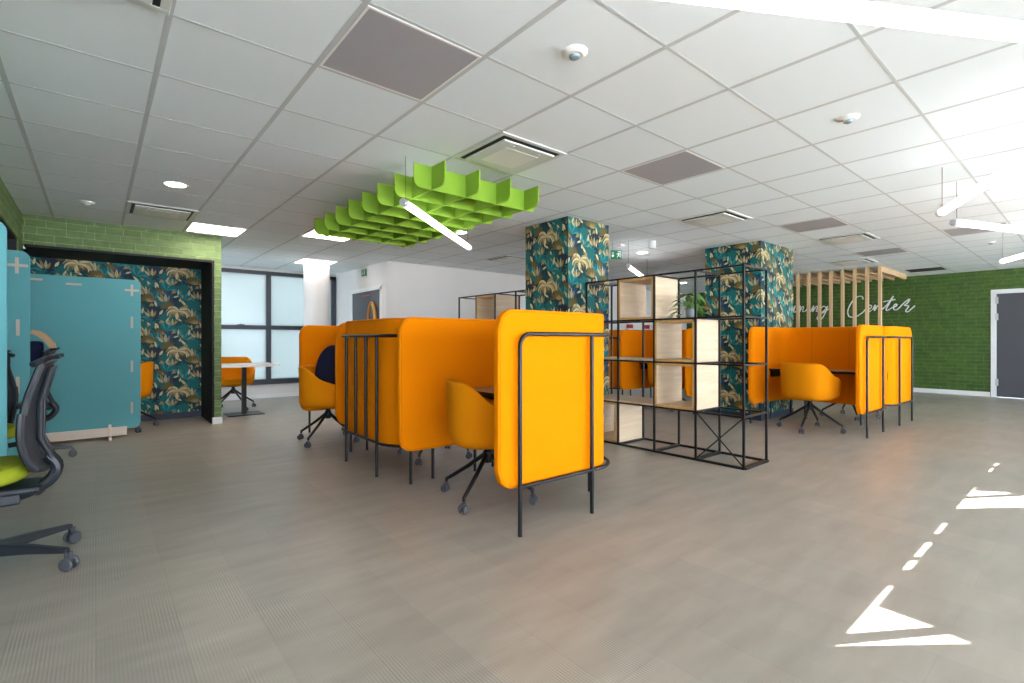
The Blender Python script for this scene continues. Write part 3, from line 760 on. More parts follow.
# ------------------------------------------------------------------ black metal shelves
LV = (0.0, 0.445, 0.885, 1.30, 1.735); SP = 0.4385; SX0, SX1 = 4.2, 4.64
def make_shelf(y0, n, boxes, boards, brace, label):
    t = thing('metal_shelf', label, 'shelf', (SX0, y0, 0), 0, 'black metal room divider shelves')
    D = SX1 - SX0; h = 0.0085
    for i in range(n + 1):
        for xx in (0, D):
            MB().box(xx - h, i*SP - h, 0.0, xx + h, i*SP + h, LV[4] + h).build('post', M['metal'], t)
    for z in LV:
        q = MB(); hh = h * (1.25 if z == 0 else 0.95); zz = z + (hh if z == 0 else 0)
        for xx in (0, D): q.box(xx - hh, -h, zz - hh, xx + hh, n*SP + h, zz + hh)
        for i in range(n + 1):
            w = 0.022 if z == 0 else h
            q.box(0, i*SP - w, zz - hh*0.9, D, i*SP + w, zz + hh*0.9)
        q.build('rail', M['metal'], t)
    for (i, l) in boxes:
        a, b = i*SP + h, (i + 1)*SP - h; z0, z1 = LV[l] + h + (0.012 if l == 0 else 0.0), LV[l + 1] - h; th = 0.021
        f = MB()
        f.box(-0.004, a, z0, D + 0.004, b, z0 + th).box(-0.004, a, z1 - th, D + 0.004, b, z1).box(-0.004, a, z0 + th, D + 0.004, a + th, z1 - th).box(-0.004, b - th, z0 + th, D + 0.004, b, z1 - th)
        bx = f.build('wooden_box', M['ply'], t)
        for xx in (-0.0065, D + 0.004):
            e = MB(); e.box(xx, a, z0, xx + 0.0025, b, z0 + th).box(xx, a, z1 - th, xx + 0.0025, b, z1).box(xx, a, z0, xx + 0.0025, a + th, z1).box(xx, b - th, z0, xx + 0.0025, b, z1)
            e.build('box_edge', M['ply_edge'], bx)
    for (i, j, l) in boards:
        MB().box(-0.002, i*SP + h, LV[l] + h*0.9, D + 0.002, j*SP - h, LV[l] + h + 0.014).build('shelf_board', M['ply'], t, bevel=0.002)
    if brace:
        a, b = 0.0, SP
        MB().tube([(0, a, 0.02), (0, b, LV[1])], 0.006, 8).tube([(0.0125, a, LV[1]), (0.0125, b, 0.02)], 0.006, 8).build('cross_brace', M['metal'], t)
    return t
make_shelf(1.955, 4, [(2, 3), (1, 2), (1, 1), (3, 0)], [(2, 4, 2), (2, 4, 1)], True, 'black metal grid shelf with pale wooden boxes and a potted plant, before the square column')
make_shelf(4.49, 4, [(2, 3), (0, 2), (1, 1)], [(2, 4, 1)], False, 'black metal grid shelf beyond the square column, its top showing over the booths')

# trailing plant on the shelf
pl = thing('potted_plant', 'trailing green plant in a blue-grey pot on the black metal shelf', 'plant', (4.47, 2.60, LV[3] + 0.009))
MB().lathe([(0.0, 0), (0.040, 0), (0.045, 0.01), (0.054, 0.10), (0.056, 0.105), (0.050, 0.105), (0.048, 0.09), (0.0, 0.09)], 24).build('pot', M['pot'], pl, smooth=True)
MB().lathe([(0.0, 0.088), (0.048, 0.088), (0.03, 0.096), (0.0, 0.098)], 16).build('soil', M['soil'], pl, smooth=True)
R = random.Random(5); lf = MB(); st = MB()
def leaf(c, d, ln, wd, droop):
    d = Vector(d).normalized(); side = d.cross(Vector((0, 0, 1)))
    if side.length < 0.1: side = Vector((1, 0, 0))
    side.normalize(); upv = side.cross(d).normalized(); rows = []
    for i in range(6):
        t = i / 5; w = wd * math.sin(PI * (t * 0.88 + 0.1)) ** 0.8 * (1.15 - 0.6 * t) if i < 5 else 0.001
        p = Vector(c) + d * ln * t - Vector((0, 0, 1)) * droop * t * t
        rows.append([lf.bm.verts.new(p + side * w/2 * s + upv * (0.006 if s else -0.004) * (1 - t)) for s in (-1, 0, 1)])
    for A, B in zip(rows, rows[1:]):
        for j in range(2): lf.bm.faces.new((A[j], A[j+1], B[j+1], B[j]))
for i in range(17):
    a = R.uniform(0, 2*PI); el = R.uniform(0.0, 1.0)
    tip = Vector((math.cos(a) * (0.05 + 0.10*(1-el)), math.sin(a) * (0.05 + 0.10*(1-el)), 0.12 + 0.13*el))
    st.tube([(0.01*math.cos(a), 0.01*math.sin(a), 0.09), tuple(Vector((0, 0, 0.10)).lerp(tip, 0.55) + Vector((0, 0, 0.03))), tuple(tip)], 0.0018, 5)
    leaf(tip, (math.cos(a), math.sin(a), R.uniform(-0.5, 0.25)), R.uniform(0.085, 0.115), R.uniform(0.075, 0.095), R.uniform(0.03, 0.07))
for (yy, xx, zz) in ((0.10, -0.08, 0.10), (0.13, -0.11, 0.03), (0.12, -0.13, 0.015), (-0.13, -0.05, 0.11), (-0.15, -0.02, 0.05), (0.13, -0.02, 0.07), (0.02, -0.12, 0.04)):
    tip = Vector((xx, yy, zz))
    st.tube([(0, 0, 0.095), (xx*0.5, yy*0.55, 0.14), tuple(tip)], 0.0018, 5)
    leaf(tip, (xx, yy, -0.02), 0.085, 0.075, 0.02)
st.build('stem', M['leaf_stem'], pl, smooth=True); lf.build('foliage', M['leaf'], pl, smooth=True)

# ------------------------------------------------------------------ teal screens and task chairs
def screen(x0, x1, y, z1, label, feet, marks, loc):
    t = thing('teal_screen', label, 'screen', loc, 0, 'teal felt desk screens')
    w = x1 - x0; th = 0.03; r = 0.06; z0 = 0.10
    pts = []
    for cx, cz, a0 in ((w - r, z0 + r, -90), (w - r, z1 - r, 0), (r, z1 - r, 90), (r, z0 + r, 180)):
        for k in range(7):
            a = math.radians(a0 + 15*k); pts.append((cx + r*math.cos(a), cz + r*math.sin(a)))
    b = MB(); n = len(pts)
    A = [b.bm.verts.new((p[0], -th/2, p[1])) for p in pts]; B = [b.bm.verts.new((p[0], th/2, p[1])) for p in pts]
    b.bm.faces.new(A); b.bm.faces.new(B[::-1])
    for i in range(n): b.bm.faces.new((A[i], B[i], B[(i+1) % n], A[(i+1) % n]))
    pn = b.build('felt_panel', M['teal'], t, bevel=0.004)
    for kind, mx, mz in marks:
        k = MB()
        if kind in ('+', '|'): k.box(mx - 0.011, -th/2 - 0.002, mz - 0.065, mx + 0.011, -th/2 + 0.001, mz + 0.065)
        if kind in ('+', '-'): k.box(mx - 0.065, -th/2 - 0.0025, mz - 0.011, mx + 0.065, -th/2 + 0.001, mz + 0.011)
        k.build('clip', M['beige'], pn)
    if feet:
        MB().box(feet[0], -0.028, 0.03, feet[1], 0.012, 0.125).build('foot_rail', M['foot_wood'], t, bevel=0.002)
        for fx in feet[2:]:
            MB().box(fx - 0.014, -0.16, 0.0, fx + 0.014, 0.16, 0.04).box(fx - 0.013, -0.045, 0.0, fx + 0.013, -0.028, 0.16).build('foot', M['foot_wood'], t, bevel=0.002)
    return t
screen(-0.58, 0.395, 7.12, 1.785, 'wide teal felt screen on wooden feet, standing before the wallpapered alcove', (0.02, 0.85, 0.10, 0.70),
       [('+', 0.895, 1.665), ('-', 0.40, 1.70), ('-', 0.09, 1.73), ('|', 0.895, 1.30), ('|', 0.895, 0.80), ('|', 0.895, 0.33)], (-0.58, 7.12, 0))
screen(-1.7, -0.41, 5.5, 1.82, 'second teal felt screen, between the two far desk chairs, with a beige cross clip', None,
       [('+', 1.215, 1.70), ('|', 1.22, 1.20), ('|', 1.22, 0.74), ('-', 0.7, 1.74), ('-', 0.2, 1.74)], (-1.7, 5.62, 0))
screen(-1.7, -0.418, 4.3, 1.83, 'nearest teal felt screen at the edge of the picture, behind the front desk chair', None,
       [('-', 0.98, 1.70), ('|', 0.98, 1.2), ('|', 0.98, 0.74)], (-1.7, 4.33, 0))

def make_task():
    t = thing('task_chair', '', 'office chair')
    # faces -x; backrest on the +x side
    def bx(z):   # spine profile
        pts = ((0.47, 0.20), (0.52, 0.165), (0.62, 0.148), (0.72, 0.150), (0.85, 0.170), (1.0, 0.215))
        if z <= pts[0][0]: return pts[0][1]
        for (za, xa), (zb, xb) in zip(pts, pts[1:]):
            if z <= zb: return xa + (xb - xa) * sm(0, 1, (z - za)/(zb - za)) if False else xa + (xb - xa) * (z - za)/(zb - za)
        return pts[-1][1]
    def hw(z): return 0.215 * (0.78 + 0.22 * math.sin(PI * min(1, (z - 0.42) / 0.5)))
    b = MB(); rows = []; NU, NV = 12, 16
    for v in range(NV + 1):
        z = 0.475 + (1.0 - 0.475) * v / NV; r = []
        for u in range(NU + 1):
            q = -1 + 2*u/NU
            r.append((bx(z) - 0.034 * q*q, hw(z) * q, z - 0.02 * q * q * (1 if v > NV/2 else -1)))
        rows.append(r)
    F = [[b.bm.verts.new(p) for p in r] for r in rows]; K = [[b.bm.verts.new((p[0] + 0.012, p[1], p[2])) for p in r] for r in rows]
    for G in (F, K):
        for A, B in zip(G, G[1:]):
            for j in range(NU): b.bm.faces.new((A[j], A[j+1], B[j+1], B[j]))
    for j in range(NU):
        b.bm.faces.new((F[0][j], F[0][j+1], K[0][j+1], K[0][j])); b.bm.faces.new((F[NV][j], F[NV][j+1], K[NV][j+1], K[NV][j]))
    for v in range(NV):
        b.bm.faces.new((F[v][0], F[v+1][0], K[v+1][0], K[v][0])); b.bm.faces.new((F[v][NU], F[v+1][NU], K[v+1][NU], K[v][NU]))
    br = b.build('backrest', M['mesh_back'], t, smooth=True)
    loop = [Vector(r[0]) for r in rows] + [Vector(p) for p in rows[-1][1:-1]] + [Vector(r[-1]) for r in rows[::-1]] + [Vector(p) for p in rows[0][::-1][1:-1]]
    MB().tube([p + Vector((0.006, 0, 0)) for p in loop], 0.016, 8, closed=True).build('back_frame', M['black_plastic'], br, smooth=True)
    hb = MB().tube([(0.16, -0.20, 0.985), (0.205, -0.13, 1.012), (0.222, 0, 1.018), (0.205, 0.13, 1.012), (0.16, 0.20, 0.985)], 0.014, 8)
    hb.tube([(0.205, -0.13, 1.01), (0.228, -0.16, 1.017), (0.252, -0.17, 1.020)], 0.010, 8).tube([(0.205, 0.13, 1.01), (0.228, 0.16, 1.017), (0.252, 0.17, 1.020)], 0.010, 8)
    hb.build('top_bar', M['black_plastic'], br, smooth=True)
    sp = MB()
    for s in (-1, 1):
        sp.tube([(bx(0.98) + 0.012, s*0.10, 0.97), (bx(0.8) + 0.016, s*0.085, 0.8), (bx(0.62) + 0.028, s*0.06, 0.62), (0.225, s*0.035, 0.50)], 0.014, 8)
    sp.build('spine', M['black_plastic'], t, smooth=True)
    # rear bracket sweeping under the seat
    bk = MB(); prof = [(0.20, 0.53), (0.245, 0.47), (0.215, 0.40), (0.13, 0.355), (0.03, 0.33), (-0.05, 0.325)]
    pr = fillet([(p[0], 0, p[1]) for p in prof], 0.05, 3)
    for s in (-0.03, 0.03): bk.tube([(p.x, s, p.z) for p in pr], 0.024, 8)
    bk.build('tilt_bracket', M['black_plastic'], t, smooth=True)
    MB().obox((0.0, 0, 0.345), (0.22, 0.16, 0.06)).obox((0.08, 0, 0.385), (0.20, 0.24, 0.03)).build('mechanism', M['black_plastic'], t, bevel=0.012)
    # seat
    s = MB(); prof = [(0.0, 0.42), (0.90, 0.42), (1.0, 0.445), (1.0, 0.478), (0.94, 0.503), (0.75, 0.515), (0.0, 0.508)]; seg = 36; rr = []
    for f, z in prof:
        if f == 0: rr.append([s.bm.verts.new((-0.10, 0, z))]); continue
        ring = []
        for i in range(seg):
            a = 2*PI*i/seg; c, q = math.cos(a), math.sin(a); n = 3.0
            k = 1/((abs(c)/0.245)**n + (abs(q)/0.245)**n)**(1/n)
            ring.append(s.bm.verts.new((-0.10 + c*k*f, q*k*f, z + 0.012*(c*k/0.245)**2)))
        rr.append(ring)
    for A, B in zip(rr, rr[1:]):
        for i in range(seg):
            j = (i + 1) % seg
            if len(A) == 1: s.bm.faces.new((A[0], B[j], B[i]))
            elif len(B) == 1: s.bm.faces.new((A[i], A[j], B[0]))
            else: s.bm.faces.new((A[i], A[j], B[j], B[i]))
    s.build('seat', M['lime_seat'], t, smooth=True, sub=1)
    for sg in (-1, 1):
        ar = MB().tube(fillet([(-0.12, sg*0.20, 0.375), (-0.12, sg*0.285, 0.385), (-0.14, sg*0.29, 0.50), (-0.15, sg*0.285, 0.635)], 0.05, 5), 0.017, 8).build('armrest', M['black_plastic'], t, smooth=True)
        MB().obox((-0.17, sg*0.285, 0.65), (0.24, 0.075, 0.028)).build('arm_pad', M['black_plastic'], ar, bevel=0.012)
    MB().lathe([(0.0, 0.075), (0.036, 0.075), (0.036, 0.15), (0.027, 0.155), (0.027, 0.32), (0.0, 0.32)], 20).build('gas_lift', M['black_plastic'], t, smooth=True)
    for k in range(5):
        rot = Matrix.Rotation(2*PI*k/5, 4, 'Z')
        b = MB(); bm = b.bm
        sec = []
        for xx, hw_, z0, z1 in ((0.02, 0.028, 0.078, 0.135), (0.18, 0.022, 0.085, 0.125), (0.33, 0.017, 0.082, 0.108), (0.352, 0.014, 0.082, 0.105)):
            sec.append([bm.verts.new(p) for p in ((xx, -hw_, z0), (xx, hw_, z0), (xx, hw_*0.8, z1), (xx, -hw_*0.8, z1))])
        for A, B in zip(sec, sec[1:]):
            for j in range(4): bm.faces.new((A[j], A[(j+1) % 4], B[(j+1) % 4], B[j]))
        bm.faces.new(sec[0]); bm.faces.new(sec[-1][::-1])
        bm.transform(rot); lg = b.build('leg', M['black_plastic'], t, bevel=0.006)
        c = MB()
        for yy in (-0.02, 0.02):
            c.lathe([(0.0, -0.009), (0.027, -0.009), (0.031, -0.004), (0.031, 0.004), (0.027, 0.009), (0.0, 0.009)], 20, (0.355, yy, 0.031), (0, 1, 0))
        c.obox((0.352, 0, 0.055), (0.022, 0.024, 0.06)); c.bm.transform(rot)
        c.build('caster', M['caster'], lg, smooth=True)
    return t
K0 = make_task()
def task(x, y, rz, star, label, first=False):
    t = K0 if first else copy_tree(K0)
    t.location = (x, y, 0); t.rotation_euler = (0, 0, math.radians(rz)); t['label'] = label; t['group'] = 'black task chairs with lime seats'
    for ch in t.children:
        if ch.name.startswith('leg'): ch.rotation_euler = (0, 0, math.radians(star - rz))
    return t
task(-0.385, 3.39, 0, 36, 'nearest black mesh task chair with lime seat, at the picture edge', True)
task(-0.66, 4.95, 90, 60, 'middle black mesh task chair, mostly hidden behind the nearest teal screen')
k3 = task(-0.52, 6.25, 0, 0, 'farthest black mesh task chair, before the wide teal screen, with a tan bentwood hanger')
for ch in k3.children:
    if ch.name.startswith('armrest'): ch.location = (0.14, 0, 0)
hp = [(0.055, 1.155), (0.09, 1.15), (0.13, 1.125), (0.165, 1.085), (0.195, 1.035), (0.205, 1.0)]
hb = MB(); ra = [[hb.bm.verts.new((x + o, y, z + o)) for y in (-0.10, 0.10)] for o in (0, 0.034) for x, z in hp]; n_ = len(hp)
for k in range(n_ - 1):
    for q in (0, n_): hb.bm.faces.new((ra[q+k][0], ra[q+k][1], ra[q+k+1][1], ra[q+k+1][0]))
    for e in (0, 1): hb.bm.faces.new((ra[k][e], ra[k+1][e], ra[n_+k+1][e], ra[n_+k][e]))
for k in (0, n_ - 1): hb.bm.faces.new((ra[k][0], ra[k][1], ra[n_+k][1], ra[n_+k][0]))
hb.build('bentwood_hanger', M['tan'], k3, smooth=True)
MB().obox((0.10, 0, 0.98), (0.10, 0.20, 0.22)).build('headrest', M['navy'], k3, bevel=0.03)

# ------------------------------------------------------------------ small white table
tb = thing('side_table', 'small white table on a black pedestal, beside the green brick pillar', 'table', (1.685, 8.2, 0))
MB().prism([(p.x, p.y) for p in fillet([(-0.40, 0), (-0.40, 0.35), (0.40, 0.35), (0.40, -0.35), (-0.40, -0.35), (-0.40, 0)], 0.05)][:-1], 0.712, 0.744).build('table_top', M['table_white'], tb, bevel=0.003)
MB().box(-0.03, -0.03, 0.012, 0.03, 0.03, 0.712).build('leg', M['metal'], tb, bevel=0.003)
MB().box(-0.24, -0.20, 0.0, 0.24, 0.20, 0.012).build('base_plate', M['metal'], tb, bevel=0.003)

# ------------------------------------------------------------------ ceiling fixtures
def place(kind, x, y, lab, zoff=0):
    cx, cy = gx(x + 0.3), y + 0.3; z = CH
    if kind in ('grey', 'vent'):
        t = thing('ceiling_panel', lab, 'ceiling panel', (cx, cy, z), 0, 'grey square panels in the tiled ceiling')
        MB().box(-0.276, -0.276, -0.0025, 0.276, 0.276, -0.0005).build('panel', M['grey_panel'] if kind == 'grey' else M['slot'], t)
        f = MB(); a, b = 0.286, 0.274
        f.box(-a, -a, -0.003, a, -b, -0.0005).box(-a, b, -0.003, a, a, -0.0005).box(-a, -b, -0.003, -b, b, -0.0005).box(b, -b, -0.003, a, b, -0.0005).build('frame', M['plastic_white'], t)
    elif kind == 'ac':
        t = thing('air_conditioner', lab, 'air conditioner', (cx, cy, z), 0, 'white cassette air units in the ceiling')
        f = MB(); a, b = 0.297, 0.262
        f.box(-a, -a, -0.010, a, -b, 0).box(-a, b, -0.010, a, a, 0).box(-a, -b, -0.010, -b, b, 0).box(b, -b, -0.010, a, b, 0).build('frame', M['ac_white'], t, bevel=0.003)
        MB().box(-b, -b, -0.006, b, b, -0.001).build('air_slot', M['slot'], t)
        pp = MB().box(-0.235, -0.235, -0.026, 0.235, 0.235, -0.012).build('grille_panel', M['ac_white'], t, bevel=0.006)
        MB().box(-0.15, -0.15, -0.028, 0.15, 0.15, -0.025).build('filter_grille', M['plastic_white'], pp)
        for s in (-1, 1):
            MB().box(s*0.12 - 0.008, -0.20, -0.029, s*0.12 + 0.008, -0.185, -0.025).build('latch', M['plastic_white'], pp)
    else:
        t = thing('ceiling_light', lab, 'ceiling light', (cx, cy, z), 0, 'lit square ceiling lights')
        MB().box(-0.274, -0.274, -0.006, 0.274, 0.274, -0.001).build('diffuser', M['panel_light'], t)
        f = MB(); a, b = 0.288, 0.272
        f.box(-a, -a, -0.010, a, -b, -0.0005).box(-a, b, -0.010, a, a, -0.0005).box(-a, -b, -0.010, -b, b, -0.0005).box(b, -b, -0.010, a, b, -0.0005).build('frame', M['plastic_white'], t)
SL = ['large grey ceiling panel nearest the camera, left of the white air unit', 'grey ceiling panel between the lime baffle and the domed white sensors',
      'grey ceiling panel beyond the wide wallpapered column, third from the camera', 'small far grey ceiling panel above the wooden slats',
      'far grey ceiling panel beside the second pendant tube at the right', 'dark flat vent panel in the ceiling close to the green brick wall',
      'white cassette air unit cut by the top edge of the picture',
      'white cassette air unit beside the lime green baffle', 'white cassette air unit between the two wallpapered columns',
      'white cassette air unit following the third grey panel', 'farthest white cassette air unit, just before the wooden slats',
      'white cassette air unit over the green brick portal at left', 'white cassette air unit half behind the square wallpapered column',
      'lit ceiling square at the corner of the green brick portal', 'lit ceiling square half hidden behind the left end of the lime baffle',
      'lit ceiling square above the round white column']
for (kd, x, y), lab in zip(SPECIAL, SL): place(kd, x, y, lab)

def sensor(x, y, lab, dome=True):
    t = thing('ceiling_sensor', lab, 'sensor', (gx(x), y, CH), 0, 'round white ceiling sensors')
    MB().lathe([(0.0, 0), (0.062, 0), (0.062, -0.005), (0.052, -0.012), (0.042, -0.020), (0.0, -0.020)], 28).build('housing', M['plastic_white'], t, smooth=True)
    MB().lathe([(0.026, -0.019), (0.023, -0.029), (0.013, -0.035), (0.0, -0.036)], 20).build('lens', M['sensor'] if dome else M['plastic_white'], t, smooth=True)
sensor(1.735, 1.60, 'domed white ceiling sensor nearest the camera, with a blue-grey lens')
sensor(3.535, 1.0, 'domed white ceiling sensor below the long pendant tube, second from the camera')
sensor(6.535, 1.0, 'domed white ceiling sensor just behind the end of a pendant tube')
sensor(9.535, 1.0, 'small far domed ceiling sensor between the two farthest pendant tubes')
sensor(-0.065, 6.42, 'white smoke detector on the ceiling over the green brick portal', False)
def spot(x, y, lab):
    t = thing('spotlight', lab, 'spotlight', (gx(x), y, CH), 0, 'round recessed spotlights')
    MB().lathe([(0.076, 0), (0.080, -0.005), (0.094, -0.006), (0.098, 0.0)], 32).build('ring', M['plastic_white'], t, smooth=True)
    MB().lathe([(0.0, -0.001), (0.076, -0.001), (0.076, -0.004), (0.0, -0.004)], 32).build('lamp', M['spot'], t, smooth=True)
spot(0.535, 5.2, 'round lit spotlight at left, before the cassette air unit of the portal')
spot(3.535, 5.2, 'round lit spotlight peeping out under the end of the pendant tube by the baffle')
spot(10.735, 6.4, 'small far round spotlight seen just above the potted plant')
spot(6.535, 4.6, 'round lit spotlight right of the square wallpapered column')
sl = thing('ceiling_downlight', 'white cylinder lamp fixed under the ceiling between the columns', 'lamp', (5.85, 3.98, CH))
MB().lathe([(0.0, 0), (0.05, 0), (0.052, -0.005), (0.052, -0.095), (0.046, -0.10), (0.0, -0.098)], 28).build('body', M['plastic_white'], sl, smooth=True)
MB().lathe([(0.0, -0.096), (0.038, -0.096), (0.038, -0.104), (0.0, -0.104)], 20).build('lens', M['alu'], sl, smooth=True)

# pendant tubes
def pendant(p, q, lab):
    p, q = Vector((*p, 2.105)), Vector((*q, 2.105)); d = (q - p); ln = d.length; ang = math.atan2(d.y, d.x)
    t = thing('pendant_tube', lab, 'pendant light', p, ang, 'white pendant tube lights')
    r = 0.029
    MB().lathe([(r, 0.02), (r, ln - 0.02)], 24, (0, 0, 0), (1, 0, 0)).build('tube', M['tube'], t, smooth=True)
    for a in (0.0, ln):
        MB().lathe([(0.0, -0.012), (0.024, -0.012), (r + 0.001, -0.006), (r + 0.001, 0.022), (0.0, 0.022)], 24, (a, 0, 0), (1, 0, 0) if a == 0 else (-1, 0, 0)).build('end_cap', M['alu'], t, smooth=True)
    for a in (0.04, ln - 0.06):
        MB().tube([(a, 0, r), (a, 0, CH - 2.105)], 0.0022, 6).build('cable', M['cable'], t)
        MB().lathe([(r + 0.003, -0.008), (r + 0.003, 0.008)], 20, (a, 0, 0), (1, 0, 0)).build('clamp', M['alu'], t, smooth=True)
pendant((1.72, 3.285), (3.11, 4.43), 'pendant tube lamp hanging in front of the lime green baffle')
pendant((1.02, 0.94), (2.50, 0.06), 'long pendant tube lamp crossing the top right corner')
pendant((0.86, 0.84), (-0.40, 0.08), 'pendant tube lamp above and behind the camera, continuing the zigzag')  # unseen lamp added to brighten the left ceiling
pendant((5.13, 0.83), (3.62, 0.125), 'pendant tube lamp at the right edge, second nearest of the right ones')
pendant((5.61, 0.82), (7.15, 0.22), 'pendant tube lamp with a visible grey end cap at the right edge')
pendant((8.89, 0.84), (7.35, 0.04), 'farthest pendant tube lamp, close to the green brick wall')
pendant((5.54, 4.15), (7.15, 4.95), 'pendant tube lamp between the two wallpapered columns, over the shelf')

# lime baffle
bf = thing('acoustic_baffle', 'lime green felt grid baffle hanging under the ceiling', 'ceiling baffle', (1.89, 3.165, 2.20))
def fin(a, b, z0, z1, axis, c, th=0.012, r=0.06):
    pts = [(a + r - r*math.cos(t), z0 + r - r*math.sin(t)) for t in [PI/2*i/5 for i in range(6)]] + [(b - r + r*math.sin(t), z0 + r - r*math.cos(t)) for t in [PI/2*i/5 for i in range(6)]] + [(b, z1), (a, z1)]
    mb = MB()
    f = (lambda p, o: (p[0], c + o, p[1])) if axis == 'x' else (lambda p, o: (c + o, p[0], p[1]))
    A = [mb.bm.verts.new(f(p, -th/2)) for p in pts]; B = [mb.bm.verts.new(f(p, th/2)) for p in pts]; n = len(pts)
    mb.bm.faces.new(A); mb.bm.faces.new(B[::-1])
    for i in range(n): mb.bm.faces.new((A[i], A[(i+1) % n], B[(i+1) % n], B[i]))
    return mb
for k in range(8): fin(-0.15, 1.02, 0, 0.167, 'x', 0.3*k, r=0.05).build('felt_fin', M['green_felt'], bf)
for k in range(4): fin(-0.18, 2.22, 0.0005, 0.167, 'y', 0.3*k, r=0.05).build('felt_fin', M['green_felt'], bf)
for xx in (0.0, 0.9):
    for yy in (0.3, 1.8): MB().tube([(xx, yy, 0.16), (xx, yy, CH - 2.20)], 0.002, 6).build('hanger_wire', M['alu'], bf)

# exit signs
ex = thing('exit_sign', 'green exit sign hanging beside the square wallpapered column', 'exit sign', (5.47, 4.29, 2.27), math.radians(-40 - 8), 'green exit signs')
MB().box(-0.075, -0.008, -0.06, 0.075, 0.008, 0.06).build('sign_plate', M['exit_green'], ex, bevel=0.002)
def exit_marks(mb, y, s=1.0):
    # arrow pointing down, then a running figure in a doorway
    P = lambda pts: mb.poly([(p[0]*s, y, p[1]*s) for p in pts])
    P([(-0.052, 0.035), (-0.044, 0.035), (-0.044, -0.01), (-0.052, -0.01)]); P([(-0.068, -0.008), (-0.028, -0.008), (-0.048, -0.036)])
    P([(0.055, 0.045), (0.062, 0.045), (0.062, -0.045), (0.055, -0.045)]); P([(0.015, 0.045), (0.055, 0.045), (0.055, 0.038), (0.015, 0.038)])
    P([(0.028, 0.030), (0.036, 0.034), (0.041, 0.027), (0.035, 0.020), (0.028, 0.023)])
    P([(0.016, 0.018), (0.036, 0.018), (0.036, -0.006), (0.022, -0.006)]); P([(0.036, 0.016), (0.050, 0.006), (0.047, 0.001), (0.034, 0.010)])
    P([(0.022, -0.006), (0.030, -0.006), (0.016, -0.040), (0.006, -0.036)]); P([(0.028, -0.006), (0.036, -0.006), (0.046, -0.028), (0.040, -0.034)])
    P([(0.016, 0.018), (0.020, 0.010), (0.006, 0.000), (0.002, 0.006)])
q = MB(); exit_marks(q, -0.0095); q.build('pictogram', M['exit_white'], ex)
MB().tube([(-0.05, 0, 0.06), (-0.05, 0, CH - 2.27)], 0.003, 6).tube([(0.05, 0, 0.06), (0.05, 0, CH - 2.27)], 0.003, 6).build('hanger', M['alu'], ex)
e2 = thing('exit_sign', 'small green exit sign on the white wall above the grey door', 'exit sign', (XC - 0.012, 8.80, 2.345), -PI/2, 'green exit signs')
MB().box(-0.10, 0.0, -0.06, 0.10, 0.012, 0.06).build('sign_plate', M['exit_green'], e2, bevel=0.002)
q = MB(); exit_marks(q, -0.0015); q.build('pictogram', M['exit_white'], e2)
el = thing('emergency_light', 'small white emergency lamp beside the hanging exit sign', 'lamp', (5.72, 4.40, CH))
MB().box(-0.05, -0.03, -0.03, 0.05, 0.03, 0).build('housing', M['plastic_white'], el, bevel=0.006)
MB().lathe([(0.02, -0.03), (0.014, -0.038), (0.0, -0.04)], 16).build('lens', M['plastic_white'], el, smooth=True)

# oval mirror on the grey door
mi = thing('oval_mirror', 'arched orange ring frame hanging on the grey door', 'mirror', (XC - 0.02, 8.43, 1.46))
def oval(rx, rz, n=36): return [(0.0, rx*math.cos(2*PI*i/n), rz*math.sin(2*PI*i/n)) for i in range(n)]
MB().tube(oval(0.155, 0.31), 0.022, 8, closed=True).build('frame', M['mirror_frame'], mi, smooth=True)
b = MB(); b.poly([(0.012, p[1], p[2]) for p in oval(0.145, 0.30)]); b.build('glass', M['door_grey'], mi)
MB().tube([(-0.006, 0.12*math.cos(a), 0.275*math.sin(a)) for a in [PI*0.55 + PI*0.9*i/14 for i in range(15)]], 0.018, 8).build('inner_edge', M['ring_green'], mi, smooth=True)

# red boxes on the rear wall
for i, (xx, lab) in enumerate(((10.52, 'red box on the white rear wall, the left one seen over the far booth'), (11.25, 'red box on the white rear wall, the right one seen over the far booth'))):
    t = thing('wall_mounted_box', lab, 'alarm box', (xx, YD, 1.38), 0, 'red boxes on the rear wall')
    MB().box(-0.085, -0.09, 0.02, 0.085, 0, 0.12).build('cover', M['red'], t, bevel=0.008)
    MB().box(-0.06, -0.06, -0.06, 0.06, 0, 0.02).build('base', M['plastic_white'], t, bevel=0.004)

# ------------------------------------------------------------------ slat screen and lettering
ws = thing('slat_screen', 'pale wooden slat screen with beams under the ceiling, before the green brick wall', 'room divider', (11.0, 2.625, 0))
for k in range(11):
    MB().box(-0.03, 0.198*k - 0.025, 0, 0.03, 0.198*k + 0.025, CH - 0.005).build('slat', M['slat'], ws, bevel=0.002)
    MB().box(0.03, 0.198*k - 0.025, CH - 0.105, 1.78, 0.198*k + 0.025, CH - 0.006).build('beam', M['slat'], ws, bevel=0.002)

